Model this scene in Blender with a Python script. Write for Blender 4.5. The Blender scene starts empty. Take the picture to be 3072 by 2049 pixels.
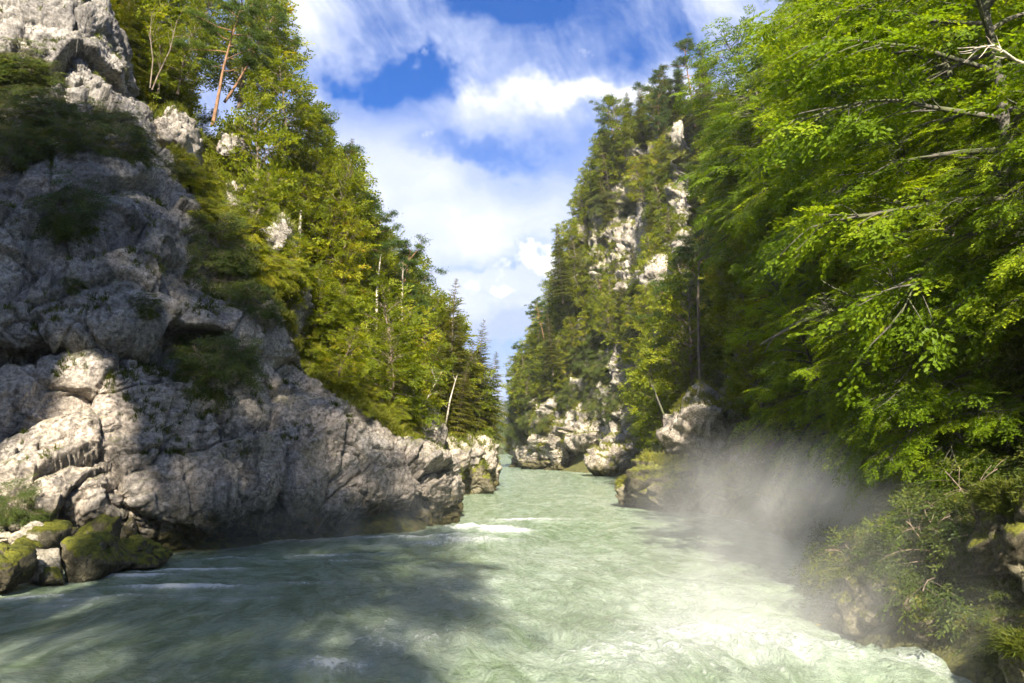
import bpy, bmesh, math, random
import numpy as np
from mathutils import Vector, Matrix

R = math.radians
sc = bpy.context.scene
col = sc.collection

# ------------------------------------------------------------------ camera
CAM_H, PITCH, FPX = 4.5, R(8.0), 739.6          # FPX: focal length in pixels of a 1024 wide frame
cam_d = bpy.data.cameras.new('camera'); cam = bpy.data.objects.new('camera', cam_d); col.objects.link(cam)
cam.location = (0, 0, CAM_H); cam.rotation_euler = (R(90) + PITCH, 0, 0)
cam_d.sensor_width = 36; cam_d.lens = 36 * FPX / 1024; cam_d.clip_end = 5000; cam_d.clip_start = .1
sc.camera = cam

# ------------------------------------------------------------------ light
SUN_EL, SUN_AZ = R(37), R(3)                    # azimuth from straight behind the camera, towards the right
SUN = Vector((math.cos(SUN_EL)*math.sin(SUN_AZ), -math.cos(SUN_EL)*math.cos(SUN_AZ), math.sin(SUN_EL)))
sun_d = bpy.data.lights.new('sun', 'SUN'); sun_d.energy = 3.3; sun_d.angle = R(.8); sun_d.color = (1, .90, .74)
sun = bpy.data.objects.new('sun', sun_d); col.objects.link(sun)
sun.rotation_euler = SUN.to_track_quat('Z', 'Y').to_euler()
sun.location = (20, -30, 80)
sc.view_settings.view_transform = 'Standard'; sc.view_settings.look = 'None'
sc.view_settings.exposure = 2.35; sc.view_settings.gamma = 1
sc.cycles.use_denoising = True
sc.cycles.max_bounces = 7; sc.cycles.diffuse_bounces = 4; sc.cycles.glossy_bounces = 2; sc.cycles.adaptive_threshold = .03
sc.cycles.transmission_bounces = 4; sc.cycles.transparent_max_bounces = 32; sc.cycles.volume_bounces = 2
sc.cycles.sample_clamp_indirect = 6
sc.cycles.volume_step_rate = 2.5; sc.cycles.volume_max_steps = 64

# ------------------------------------------------------------------ node helpers
def nd(nt, typ, ins=None, **props):
    n = nt.nodes.new(typ)
    for k, v in props.items(): setattr(n, k, v)
    for k, v in (ins or {}).items():
        s = n.inputs[k]
        if isinstance(v, bpy.types.NodeSocket): nt.links.new(v, s)
        elif isinstance(v, bpy.types.Node): nt.links.new(v.outputs[0], s)
        else: s.default_value = v
    return n
def mth(nt, op, a, b=None, c=None, clamp=False):
    n = nt.nodes.new('ShaderNodeMath'); n.operation = op; n.use_clamp = clamp
    for i, v in enumerate((a, b, c)):
        if v is None: continue
        if isinstance(v, bpy.types.NodeSocket): nt.links.new(v, n.inputs[i])
        elif isinstance(v, bpy.types.Node): nt.links.new(v.outputs[0], n.inputs[i])
        else: n.inputs[i].default_value = v
    return n.outputs[0]
def mixc(nt, f, a, b, blend='MIX'):
    n = nt.nodes.new('ShaderNodeMix'); n.data_type = 'RGBA'; n.blend_type = blend
    for i, v in ((0, f), (6, a), (7, b)):
        if isinstance(v, bpy.types.NodeSocket): nt.links.new(v, n.inputs[i])
        elif isinstance(v, (int, float)): n.inputs[i].default_value = v
        else: n.inputs[i].default_value = (*v, 1)
    return n.outputs[2]
def ramp(nt, f, stops, interp='LINEAR'):
    n = nt.nodes.new('ShaderNodeValToRGB'); n.color_ramp.interpolation = interp
    el = n.color_ramp.elements
    while len(el) < len(stops): el.new(.5)
    for e, (p, c) in zip(el, stops):
        e.position = p; e.color = (c, c, c, 1) if isinstance(c, (int, float)) else (*c, 1)
    nt.links.new(f, n.inputs[0])
    return n.outputs[0]
def sstep(nt, v, a, b):
    n = nt.nodes.new('ShaderNodeMapRange'); n.interpolation_type = 'SMOOTHSTEP'
    nt.links.new(v, n.inputs[0]); n.inputs[1].default_value = a; n.inputs[2].default_value = b
    return n.outputs[0]
def noise(nt, vec, scale, detail=6, rough=.55, dist=0.0):
    n = nd(nt, 'ShaderNodeTexNoise', {'Scale': scale, 'Detail': detail, 'Roughness': rough, 'Distortion': dist})
    nt.links.new(vec, n.inputs['Vector']); return n.outputs[0]
def mapv(nt, vec, scale=(1, 1, 1), rot=(0, 0, 0), loc=(0, 0, 0)):
    n = nd(nt, 'ShaderNodeMapping', {'Scale': scale, 'Rotation': rot, 'Location': loc})
    nt.links.new(vec, n.inputs['Vector']); return n.outputs[0]
def newmat(name):
    m = bpy.data.materials.new(name); m.use_nodes = True
    nt = m.node_tree; nt.nodes.clear()
    return m, nt, nd(nt, 'ShaderNodeOutputMaterial')

# ------------------------------------------------------------------ pixel helper: world point on the ray of a photo pixel at depth y
CP, SP = math.cos(PITCH), math.sin(PITCH)
def raydir(px, py):
    a = (px - 512) / FPX; v = (341.5 - py) / FPX
    return Vector((a, CP - v*SP, SP + v*CP))
def W(px, py, y):
    d = raydir(px, py); t = y / d.y
    return Vector((d.x*t, y, CAM_H + d.z*t))
def project(x, y, z):
    X, Y, Z = np.asarray(x, float), np.asarray(y, float), np.asarray(z, float) - CAM_H
    dep = Y*CP + Z*SP; up = -Y*SP + Z*CP
    dep = np.where(dep < .1, .1, dep)
    return 512 + FPX*X/dep, 341.5 - FPX*up/dep

# ------------------------------------------------------------------ world: Nishita sky with cirrus and a far cumulus
wd = bpy.data.worlds.new('World'); sc.world = wd; wd.use_nodes = True
nt = wd.node_tree; nt.nodes.clear()
wo = nd(nt, 'ShaderNodeOutputWorld')
sky = nd(nt, 'ShaderNodeTexSky', sky_type='NISHITA', sun_disc=False, sun_elevation=SUN_EL,
         sun_rotation=math.atan2(SUN.x, SUN.y), air_density=1.0, dust_density=.3, ozone_density=2.5)
tc = nd(nt, 'ShaderNodeTexCoord'); dirv = tc.outputs['Generated']
sep = nd(nt, 'ShaderNodeSeparateXYZ', {0: dirv})
zc = mth(nt, 'MAXIMUM', sep.outputs[2], 0.0)
zz = mth(nt, 'ADD', zc, .16)
u = mth(nt, 'DIVIDE', sep.outputs[0], zz); v = mth(nt, 'DIVIDE', sep.outputs[1], zz)
uv = nd(nt, 'ShaderNodeCombineXYZ', {0: u, 1: v, 2: 0.0}).outputs[0]
# gnomonic coordinates about the far end of the valley: a to the right, e up
yy = mth(nt, 'MAXIMUM', sep.outputs[1], .15)
ga = mth(nt, 'DIVIDE', sep.outputs[0], yy); ge = mth(nt, 'DIVIDE', sep.outputs[2], yy)
gv = nd(nt, 'ShaderNodeCombineXYZ', {0: ga, 1: ge, 2: 0.0}).outputs[0]
def noise2(vec, scale, detail, rough, dist=0.0):
    n = nd(nt, 'ShaderNodeTexNoise', {'Scale': scale, 'Detail': detail, 'Roughness': rough, 'Distortion': dist}, noise_dimensions='2D')
    nt.links.new(vec, n.inputs['Vector']); return n.outputs[0]
def vmul(vec, k): return nd(nt, 'ShaderNodeVectorMath', {0: vec, 1: k}, operation='MULTIPLY').outputs[0]
def blob(px, py, rx, ry):
    d = raydir(px, py); a0, e0 = d.x/d.y, d.z/d.y; kx, ky = FPX/rx, FPX/ry
    m = nd(nt, 'ShaderNodeVectorMath', {0: gwarp, 1: (kx, ky, 0), 2: (-a0*kx, -e0*ky, 0)}, operation='MULTIPLY_ADD').outputs[0]
    l = nd(nt, 'ShaderNodeVectorMath', {0: m, 1: m}, operation='DOT_PRODUCT').outputs['Value']
    q = mth(nt, 'ADD', l, 1.0)
    return mth(nt, 'DIVIDE', 1.25, mth(nt, 'MULTIPLY_ADD', l, l, q))
def add(v, b, k): return mth(nt, 'MULTIPLY_ADD', b, k, v)
wn = nd(nt, 'ShaderNodeTexNoise', {'Scale': 8.0, 'Detail': 4, 'Roughness': .62}, noise_dimensions='2D'); nt.links.new(gv, wn.inputs['Vector'])
gwarp = nd(nt, 'ShaderNodeVectorMath', {0: wn.outputs['Color'], 1: (.20, .13, 0), 2: nd(nt, 'ShaderNodeVectorMath', {0: gv, 1: (-.10, -.065, 0)}, operation='ADD').outputs[0]}, operation='MULTIPLY_ADD').outputs[0]
shear = nd(nt, 'ShaderNodeCombineXYZ', {0: mth(nt, 'MULTIPLY_ADD', ge, .45, ga), 1: ge, 2: 0.0}).outputs[0]
n1 = noise2(vmul(uv, (1.6, 1.0, 1)), 1.0, 3, .6)
n2 = noise2(vmul(shear, (8.0, 3.6, 1)), 1.0, 5, .62, .35)       # thin slanting wisps
n3 = noise2(vmul(gwarp, (1.8, 11.0, 1)), 1.0, 4, .6)            # long flat bands
high = sstep(nt, mth(nt, 'MULTIPLY_ADD', mth(nt, 'SUBTRACT', n3, .5), .12, ge), .43, .53)   # the blue sits above the bright band
cov = mth(nt, 'MULTIPLY_ADD', high, -.12, .57)
cov = mth(nt, 'MULTIPLY_ADD', mth(nt, 'SUBTRACT', n1, .5), .5, cov)
cov = mth(nt, 'MULTIPLY_ADD', mth(nt, 'SUBTRACT', n2, .5), mth(nt, 'MULTIPLY_ADD', high, .95, .10), cov)
cov = mth(nt, 'MULTIPLY_ADD', mth(nt, 'SUBTRACT', n3, .5), .40, cov)
cov = add(cov, blob(412, 66, 46, 24), -.72)
cov = add(cov, blob(366, 84, 36, 15), -.55)
cov = add(cov, blob(505, 3, 60, 22), -.55)
cov = add(cov, blob(600, 42, 110, 26), -.12)
cov = add(cov, blob(300, 15, 130, 55), .24)
cov = add(cov, blob(590, 92, 110, 20), .50)
cov = add(cov, blob(490, 150, 62, 18), -.24)
cov = add(cov, blob(450, 215, 260, 36), .16)
cov = add(cov, blob(505, 268, 80, 12), -.20)
cov = add(cov, blob(520, 345, 60, 22), -.30)
cl_f = sstep(nt, cov, .05, .82)
blue = mixc(nt, sstep(nt, ge, .42, .12), mixc(nt, 1.0, sky.outputs[0], (.030, .140, .30), 'MULTIPLY'), (.68, 1.02, 1.72))
cloudc = mixc(nt, sstep(nt, cov, .42, .98), (1.08, 1.26, 1.80), (1.85, 1.88, 2.02))
c = mixc(nt, cl_f, blue, cloudc)
# cumulus low above the gap of the gorge
cnb = mth(nt, 'MULTIPLY_ADD', noise2(gv, 22.0, 5, .60), 1.5, -.75)
body = mth(nt, 'ADD', mth(nt, 'ADD', blob(585, 288, 75, 40), blob(512, 310, 62, 32)), cnb)
bodym = mth(nt, 'MULTIPLY', sstep(nt, body, .28, .60), sstep(nt, ge, .10, .17))
lit = mth(nt, 'ADD', blob(556, 266, 40, 20), mth(nt, 'MULTIPLY_ADD', blob(483, 292, 24, 11), .42, mth(nt, 'MULTIPLY', blob(556, 303, 26, 12), .55)))
litm = mth(nt, 'MULTIPLY', sstep(nt, mth(nt, 'MULTIPLY_ADD', cnb, .8, lit), .34, .70), sstep(nt, mth(nt, 'MULTIPLY_ADD', cnb, .06, ge), .165, .20))
greyc = mixc(nt, sstep(nt, n3, .35, .65), (.92, 1.10, 1.60), (1.35, 1.48, 1.85))
c = mixc(nt, mth(nt, 'MULTIPLY', bodym, .85), c, greyc)
c = mixc(nt, mth(nt, 'MULTIPLY', litm, .85), c, (2.6, 2.6, 2.6))
wd.cycles.sampling_method = 'MANUAL'; wd.cycles.sample_map_resolution = 512
bg = nd(nt, 'ShaderNodeBackground', {'Color': c, 'Strength': .125})
nt.links.new(bg.outputs[0], wo.inputs[0])

# ------------------------------------------------------------------ numpy noise
_rs = np.random.RandomState(7)
_perm = np.concatenate([_rs.permutation(256)]*3).astype(np.int64)
_g = _rs.normal(size=(256, 3)); _g /= np.linalg.norm(_g, axis=1)[:, None]
def perlin(p):
    p = np.asarray(p, float); i = np.floor(p).astype(np.int64); f = p - i; i &= 255
    w = f*f*f*(f*(f*6-15)+10); out = 0
    for dx in (0, 1):
        for dy in (0, 1):
            for dz in (0, 1):
                h = _perm[_perm[_perm[i[:, 0]+dx] + i[:, 1]+dy] + i[:, 2]+dz]
                d = f - np.array((dx, dy, dz))
                k = (w[:, 0] if dx else 1-w[:, 0])*(w[:, 1] if dy else 1-w[:, 1])*(w[:, 2] if dz else 1-w[:, 2])
                out = out + k*(_g[h]*d).sum(1)
    return out*1.5
def fbm(p, o=5, gain=.5):
    s = 0; a = 1.
    for k in range(o):
        s = s + a*perlin(p + 17.3*k); p = p*2.03; a *= gain
    return s
def ridged(p, o=5, gain=.5):
    s = 0; a = 1.
    for k in range(o):
        s = s + a*(1 - 2*np.abs(perlin(p + 9.7*k))); p = p*2.07; a *= gain
    return s
_cp = _rs.rand(4096, 3); _cr = _rs.rand(4096, 5)
def worley(p):
    """F1, F2, cell random (n,5), offset to nearest feature"""
    p = np.asarray(p, float); i = np.floor(p).astype(np.int64); n = len(p)
    f1 = np.full(n, 9.); f2 = np.full(n, 9.); cid = np.zeros(n, np.int64); off = np.zeros((n, 3))
    for dx in (-1, 0, 1):
        for dy in (-1, 0, 1):
            for dz in (-1, 0, 1):
                c = i + np.array((dx, dy, dz)); h = ((c[:, 0]*73856093) ^ (c[:, 1]*19349663) ^ (c[:, 2]*83492791)) & 4095
                v = p - (c + _cp[h]); d = np.sqrt((v*v).sum(1))
                m = d < f1
                f2 = np.where(m, f1, np.minimum(f2, d)); f1 = np.where(m, d, f1); cid = np.where(m, h, cid); off[m] = v[m]
    return f1, f2, _cr[cid], off

# ------------------------------------------------------------------ mesh helpers
def mesh_np(name, V, F, smooth=False, tint=None):
    V = np.ascontiguousarray(V, np.float32).reshape(-1, 3); F = np.ascontiguousarray(F, np.int32); m, k = F.shape
    me = bpy.data.meshes.new(name)
    me.vertices.add(len(V)); me.vertices.foreach_set('co', V.ravel())
    me.loops.add(m*k); me.loops.foreach_set('vertex_index', F.ravel())
    me.polygons.add(m); me.polygons.foreach_set('loop_start', np.arange(m, dtype=np.int32)*k)
    me.polygons.foreach_set('use_smooth', np.full(m, smooth))
    me.update(calc_edges=True)
    if tint is not None:
        a = me.attributes.new('tint', 'FLOAT', 'POINT'); a.data.foreach_set('value', np.ascontiguousarray(tint, np.float32))
    return me
def link(name, me, mat=None, parent=None):
    o = bpy.data.objects.new(name, me); col.objects.link(o)
    if mat and not me.materials: me.materials.append(mat)
    if parent: o.parent = parent
    return o
def tag(o, label=None, cat=None, group=None, kind=None):
    for k, v in (('label', label), ('category', cat), ('group', group), ('kind', kind)):
        if v: o[k] = v
    return o
def grid_faces(nr, nc):
    i = np.arange(nr*nc).reshape(nr, nc)
    return np.stack([i[:-1, :-1], i[:-1, 1:], i[1:, 1:], i[1:, :-1]], -1).reshape(-1, 4)
def grid_normals(P):
    du = np.gradient(P, axis=1); dv = np.gradient(P, axis=0)
    n = np.cross(du, dv); return n/np.maximum(np.linalg.norm(n, axis=2, keepdims=True), 1e-9)
class Tubes:
    def __init__(s): s.V = []; s.F = []; s.n = 0
    def add(s, pts, rad, sides=6):
        P = np.asarray(pts, float); n = len(P); rad = np.asarray(rad, float)
        T = np.gradient(P, axis=0); T /= np.linalg.norm(T, axis=1)[:, None] + 1e-9
        ref = np.where(np.abs(T[:, 2:3]) > .9, np.array([[1., 0, 0]]), np.array([[0, 0, 1.]]))
        A = np.cross(T, ref); A /= np.linalg.norm(A, axis=1)[:, None] + 1e-9; B = np.cross(T, A)
        th = np.arange(sides)*2*np.pi/sides
        V = P[:, None] + rad[:, None, None]*(A[:, None]*np.cos(th)[None, :, None] + B[:, None]*np.sin(th)[None, :, None])
        i = np.arange(n*sides).reshape(n, sides); j = np.roll(i, -1, 1)
        s.V.append(V.reshape(-1, 3)); s.F.append(np.stack([i[:-1], j[:-1], j[1:], i[1:]], -1).reshape(-1, 4) + s.n); s.n += n*sides
    def mesh(s, name): return mesh_np(name, np.concatenate(s.V), np.concatenate(s.F), True)

# ------------------------------------------------------------------ materials
def rock_mat(name, light, dark, tan, tan_amt=.0, moss=.5, wet=True, scale=1.0, streak=.5, top=0.0):
    m, nt, out = newmat(name)
    geo = nd(nt, 'ShaderNodeNewGeometry'); pos = geo.outputs['Position']
    sp = nd(nt, 'ShaderNodeSeparateXYZ', {0: pos}); nz = nd(nt, 'ShaderNodeSeparateXYZ', {0: geo.outputs['Normal']}).outputs[2]
    dip = mapv(nt, pos, (1, 1, 1), (.35, .55, .3))
    big = noise(nt, pos, .22*scale, 4, .6, .8)
    med = noise(nt, dip, 1.1*scale, 9, .72, .3)
    fin = noise(nt, pos, 6.0*scale, 6, .78)
    stk = noise(nt, mapv(nt, pos, (1.3, 1.3, .12)), 1.0*scale, 6, .65)
    f = mth(nt, 'ADD', mth(nt, 'MULTIPLY', big, .9), mth(nt, 'MULTIPLY', mth(nt, 'SUBTRACT', med, .5), .9))
    f = sstep(nt, f, .28, .66)
    c = mixc(nt, f, dark, light)
    if top:   # dark lichen crust of the upper face
        tl = mth(nt, 'MULTIPLY_ADD', noise(nt, pos, .28, 4, .6), 12.0, sp.outputs[2])
        tf = mth(nt, 'MULTIPLY', sstep(nt, tl, 14.5, 17.0), sstep(nt, noise(nt, pos, .5, 6, .7), .62, .42))
        c = mixc(nt, mth(nt, 'MULTIPLY', tf, top), c, tuple(x*.55 for x in dark))
    tn = noise(nt, pos, .33*scale, 5, .6, .5)
    tz = mth(nt, 'MULTIPLY', sstep(nt, mth(nt, 'ADD', sp.outputs[2], mth(nt, 'MULTIPLY', mth(nt, 'SUBTRACT', tn, .5), 9.0)), 11.0, 6.5), tan_amt)
    tz = mth(nt, 'MULTIPLY', tz, sstep(nt, tn, .30, .55))
    c = mixc(nt, tz, c, tan)
    c = mixc(nt, mth(nt, 'MULTIPLY', sstep(nt, stk, .51, .64), streak), c, tuple(x*.5 for x in dark))
    # pale and dark specks of weathering
    spk = nd(nt, 'ShaderNodeMapRange', {'Value': fin, 'From Min': .34, 'From Max': .66, 'To Min': .30, 'To Max': 1.62}).outputs[0]
    c = mixc(nt, 1.0, c, nd(nt, 'ShaderNodeCombineXYZ', {0: spk, 1: spk, 2: spk}).outputs[0], 'MULTIPLY')
    crk = nd(nt, 'ShaderNodeTexVoronoi', {'Scale': .9*scale}, feature='DISTANCE_TO_EDGE')
    wn_ = nd(nt, 'ShaderNodeVectorMath', {0: dip, 1: nd(nt, 'ShaderNodeVectorMath', {0: nd(nt, 'ShaderNodeTexNoise', {'Vector': pos, 'Scale': 1.2, 'Detail': 5}).outputs['Color'], 1: (1.3, 1.3, 1.3)}, operation='MULTIPLY')}, operation='ADD')
    nt.links.new(mapv(nt, wn_.outputs[0], (.55, .55, 1.3)), crk.inputs['Vector'])
    crf = mth(nt, 'MULTIPLY', sstep(nt, crk.outputs[0], .035, .0), sstep(nt, noise(nt, pos, .5, 3), .45, .6))
    # moss on upward faces and a dark mossy band at the waterline
    mn = noise(nt, pos, 1.6*scale, 7, .65)
    up = mth(nt, 'ADD', nz, mth(nt, 'MULTIPLY', mth(nt, 'SUBTRACT', mn, .5), 2.2))
    mf = mth(nt, 'MULTIPLY', sstep(nt, up, .75 - .6*moss, 1.0 - .35*moss), min(1., moss*1.6))
    mossc = mixc(nt, sstep(nt, noise(nt, pos, 3.0, 7, .75), .35, .65), (.045, .055, .008), (.185, .185, .018))
    c = mixc(nt, mf, c, mossc)
    if wet:
        wz = mth(nt, 'ADD', sp.outputs[2], mth(nt, 'MULTIPLY', mth(nt, 'SUBTRACT', mn, .5), 5.0))
        wf = sstep(nt, wz, 2.6, .6)
        c = mixc(nt, wf, c, mixc(nt, sstep(nt, fin, .35, .65), (.018, .018, .012), (.10, .085, .02)))
    h = mth(nt, 'ADD', mth(nt, 'MULTIPLY', med, .5), mth(nt, 'MULTIPLY', fin, .24))
    h = mth(nt, 'ADD', h, mth(nt, 'MULTIPLY', mth(nt, 'MULTIPLY', noise(nt, pos, 14.0, 3, .6), mf), .35))
    h = mth(nt, 'SUBTRACT', h, mth(nt, 'MULTIPLY', crf, .25))
    b = nd(nt, 'ShaderNodeBump', {'Height': h, 'Strength': 1.0, 'Distance': .36/scale})
    p = nd(nt, 'ShaderNodeBsdfPrincipled', {'Base Color': c, 'Roughness': .85, 'Normal': b, 'Specular IOR Level': .3})
    nt.links.new(p.outputs[0], out.inputs[0]); return m

def leaf_mat(name, dark, mid, bright, accent, acc=.03, transl=.4, rough=.5):
    m, nt, out = newmat(name)
    t = nd(nt, 'ShaderNodeAttribute', attribute_name='tint').outputs['Fac']
    r = nd(nt, 'ShaderNodeObjectInfo').outputs['Random']
    f = mth(nt, 'ADD', mth(nt, 'MULTIPLY', t, .75), mth(nt, 'MULTIPLY', r, .30), clamp=True)
    c = ramp(nt, f, [(0, dark), (.5, mid), (.93 - acc, bright), (1.0, accent)])
    p = nd(nt, 'ShaderNodeBsdfPrincipled', {'Base Color': c, 'Roughness': rough, 'Specular IOR Level': .16})
    tr = nd(nt, 'ShaderNodeBsdfTranslucent', {'Color': mixc(nt, 1.0, c, (1.5, 1.45, .5), 'MULTIPLY')})
    mx = nd(nt, 'ShaderNodeMixShader', {0: transl, 1: p.outputs[0], 2: tr.outputs[0]})
    nt.links.new(mx.outputs[0], out.inputs[0]); return m

def bark_mat(name, a, b, zs=.25, moss=0.0):
    m, nt, out = newmat(name)
    pos = nd(nt, 'ShaderNodeTexCoord').outputs['Object']
    n = noise(nt, mapv(nt, pos, (6, 6, 6*zs)), 1.0, 7, .7)
    c = mixc(nt, sstep(nt, n, .35, .68), a, b)
    if moss: c = mixc(nt, mth(nt, 'MULTIPLY', sstep(nt, noise(nt, pos, 1.3, 4), .45, .6), moss), c, (.07, .09, .015))
    bp = nd(nt, 'ShaderNodeBump', {'Height': n, 'Strength': .7, 'Distance': .05})
    p = nd(nt, 'ShaderNodeBsdfPrincipled', {'Base Color': c, 'Roughness': .9, 'Normal': bp})
    nt.links.new(p.outputs[0], out.inputs[0]); return m

M = {}
M['cliff'] = rock_mat('limestone_cliff', (.42, .39, .35), (.185, .172, .158), (.44, .375, .31), tan_amt=.7, moss=.22, streak=.7, top=.3)
M['outcrop'] = rock_mat('pale_limestone', (.50, .45, .38), (.20, .18, .16), (.5, .42, .33), tan_amt=0, moss=.35, wet=False, scale=1.3, streak=.35)
M['outcrop2'] = rock_mat('far_limestone', (.48, .43, .36), (.16, .145, .125), (.5, .42, .33), tan_amt=.3, moss=.62, wet=True, scale=.8, streak=.4)
M['shore'] = rock_mat('shore_limestone', (.48, .43, .36), (.17, .155, .14), (.5, .42, .33), tan_amt=.4, moss=.30, scale=1.3, streak=.35)
M['mossrock'] = rock_mat('mossy_boulder_stone', (.20, .18, .12), (.06, .05, .03), (.4, .33, .2), moss=.95, wet=False, scale=1.6, streak=.2)
M['greyrock'] = rock_mat('bare_boulder_stone', (.44, .40, .32), (.22, .19, .14), (.4, .33, .2), moss=.05, wet=False, scale=1.6, streak=.1)
M['beech'] = leaf_mat('beech_leaves', (.055, .100, .005), (.14, .215, .007), (.30, .36, .012), (.40, .32, .03), .03, .50)
M['decid'] = leaf_mat('broad_leaves', (.055, .085, .006), (.140, .175, .008), (.28, .29, .012), (.30, .18, .015), .06, .46)
M['pale'] = leaf_mat('pale_leaves', (.08, .11, .03), (.14, .18, .045), (.22, .25, .06), (.3, .26, .06), .02, .4)
M['spruce'] = leaf_mat('spruce_needles', (.040, .056, .006), (.100, .115, .008), (.20, .19, .012), (.20, .17, .02), .0, .3, .6)
M['pine'] = leaf_mat('pine_needles', (.025, .050, .012), (.055, .095, .016), (.11, .15, .02), (.16, .15, .02), .0, .3, .6)
M['shrub'] = leaf_mat('shrub_leaves', (.025, .045, .008), (.055, .08, .012), (.12, .13, .02), (.20, .14, .03), .04, .3)
M['grass'] = leaf_mat('grass_blades', (.06, .085, .012), (.13, .15, .018), (.24, .23, .03), (.33, .26, .06), .03, .35)
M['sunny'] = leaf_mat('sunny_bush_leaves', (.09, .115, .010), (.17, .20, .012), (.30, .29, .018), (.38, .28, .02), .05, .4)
M['mossgrass'] = leaf_mat('moss_grass', (.03, .045, .006), (.065, .085, .010), (.13, .14, .018), (.17, .13, .03), .03, .3)
M['far'] = leaf_mat('far_leaves', (.06, .095, .04), (.10, .145, .055), (.15, .20, .07), (.18, .21, .08), .0, .4)
M['bark_beech'] = bark_mat('beech_bark', (.045, .04, .033), (.15, .135, .11), moss=.6)
M['bark_pine'] = bark_mat('pine_bark', (.12, .065, .035), (.34, .19, .10))
M['bark_spruce'] = bark_mat('spruce_bark', (.10, .075, .055), (.27, .21, .15))
M['bark_dead'] = bark_mat('bleached_wood', (.36, .31, .24), (.62, .56, .46), .15)

def soil_mat():
    m, nt, out = newmat('mossy_slope')
    geo = nd(nt, 'ShaderNodeNewGeometry'); pos = geo.outputs['Position']
    a = noise(nt, pos, .35, 6, .65); b = noise(nt, pos, 2.5, 8, .7)
    c = mixc(nt, sstep(nt, b, .35, .65), (.045, .05, .012), (.15, .15, .025))
    c = mixc(nt, sstep(nt, a, .5, .66), c, (.10, .07, .035))
    nz = nd(nt, 'ShaderNodeSeparateXYZ', {0: geo.outputs['Normal']}).outputs[2]
    rk = mixc(nt, b, (.14, .125, .11), (.42, .38, .33))
    c = mixc(nt, sstep(nt, mth(nt, 'ADD', nz, mth(nt, 'MULTIPLY', mth(nt, 'SUBTRACT', a, .5), .7)), .40, .28), c, rk)
    bp = nd(nt, 'ShaderNodeBump', {'Height': b, 'Strength': 1.0, 'Distance': .5})
    p = nd(nt, 'ShaderNodeBsdfPrincipled', {'Base Color': c, 'Roughness': .95, 'Normal': bp})
    nt.links.new(p.outputs[0], out.inputs[0]); return m
M['soil'] = soil_mat()

def water_mat():
    m, nt, out = newmat('glacial_water')
    geo = nd(nt, 'ShaderNodeNewGeometry'); pos = geo.outputs['Position']
    uvm = nd(nt, 'ShaderNodeUVMap').outputs[0]                       # x across, y along the flow, in metres
    foam = nd(nt, 'ShaderNodeAttribute', attribute_name='tint').outputs['Fac']
    st = noise(nt, mapv(nt, uvm, (1.0, .42, 1)), 1.1, 8, .62, 1.2)
    st2 = noise(nt, mapv(nt, uvm, (1.0, .55, 1)), 3.6, 7, .7, 1.0)
    fn = noise(nt, mapv(nt, uvm, (1.0, .6, 1)), 9.0, 5, .7, .6)
    c = mixc(nt, sstep(nt, st, .32, .68), (.14, .20, .11), (.285, .35, .265))
    ff = mth(nt, 'ADD', foam, mth(nt, 'MULTIPLY', mth(nt, 'SUBTRACT', st2, .5), 1.5))
    ff = mth(nt, 'ADD', ff, mth(nt, 'MULTIPLY', mth(nt, 'SUBTRACT', fn, .5), .9))
    fm = mth(nt, 'MULTIPLY', sstep(nt, ff, .42, .98), sstep(nt, foam, .02, .2))
    c = mixc(nt, mth(nt, 'MULTIPLY', fm, .92), c, (.78, .80, .80))
    milk = mth(nt, 'MULTIPLY', sstep(nt, foam, .05, .8), .42)
    c = mixc(nt, milk, c, (.55, .60, .58))
    h = mth(nt, 'ADD', mth(nt, 'MULTIPLY', st, .55), mth(nt, 'ADD', mth(nt, 'MULTIPLY', st2, .42), mth(nt, 'MULTIPLY', fn, .20)))
    bp = nd(nt, 'ShaderNodeBump', {'Height': h, 'Strength': 1.0, 'Distance': .48})
    rg = mth(nt, 'ADD', .06, mth(nt, 'MULTIPLY', fm, .55))
    p = nd(nt, 'ShaderNodeBsdfPrincipled', {'Base Color': c, 'Roughness': rg, 'IOR': 1.33, 'Normal': bp})
    nt.links.new(p.outputs[0], out.inputs[0]); return m
M['water'] = water_mat()

# ------------------------------------------------------------------ river banks and slopes (tables in metres)
_yl = np.array([-90, -30, 0, 15, 23, 29, 31, 35, 40, 44, 52, 64, 70, 76, 84, 95, 120, 150, 200, 330, 420, 520.])
_xl = np.array([-20, -19, -17, -17, -17, -15.8, -15, -10.5, -4.6, -4.4, -5.8, -5.8, -4, -2.6, -4.5, -7, -9, -10, -10, -8.5, -4, 6])
_yr = np.array([-90, -30, 0, 12, 16, 18, 22, 26, 30, 36, 45, 51, 57, 60, 66, 80, 100, 111, 118, 125, 133, 142, 150, 170, 200, 260, 330, 420, 520.])
_xr = np.array([18, 15, 11.5, 9.6, 8.4, 8.2, 9.8, 11.2, 13, 14.2, 14.2, 13.2, 9.2, 9.6, 12.5, 15, 16.5, 17.5, 14, 9.6, 6.8, 4.6, 4.8, 6.5, 6, 4, 2.6, 9, 22])
def xL(y): return np.interp(y, _yl, _xl)
def xR(y): return np.interp(y, _yr, _xr)
def table2(ys, ds, T):
    ys, ds, T = np.array(ys, float), np.array(ds, float), np.array(T, float)
    def f(y, d):
        y = np.clip(np.asarray(y, float), ys[0], ys[-1]-1e-6); d = np.clip(np.asarray(d, float), ds[0], ds[-1]-1e-6)
        i = np.searchsorted(ys, y, 'right')-1; j = np.searchsorted(ds, d, 'right')-1
        a = (y-ys[i])/(ys[i+1]-ys[i]); b = (d-ds[j])/(ds[j+1]-ds[j])
        return (T[i, j]*(1-b)+T[i, j+1]*b)*(1-a) + (T[i+1, j]*(1-b)+T[i+1, j+1]*b)*a
    return f
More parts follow.
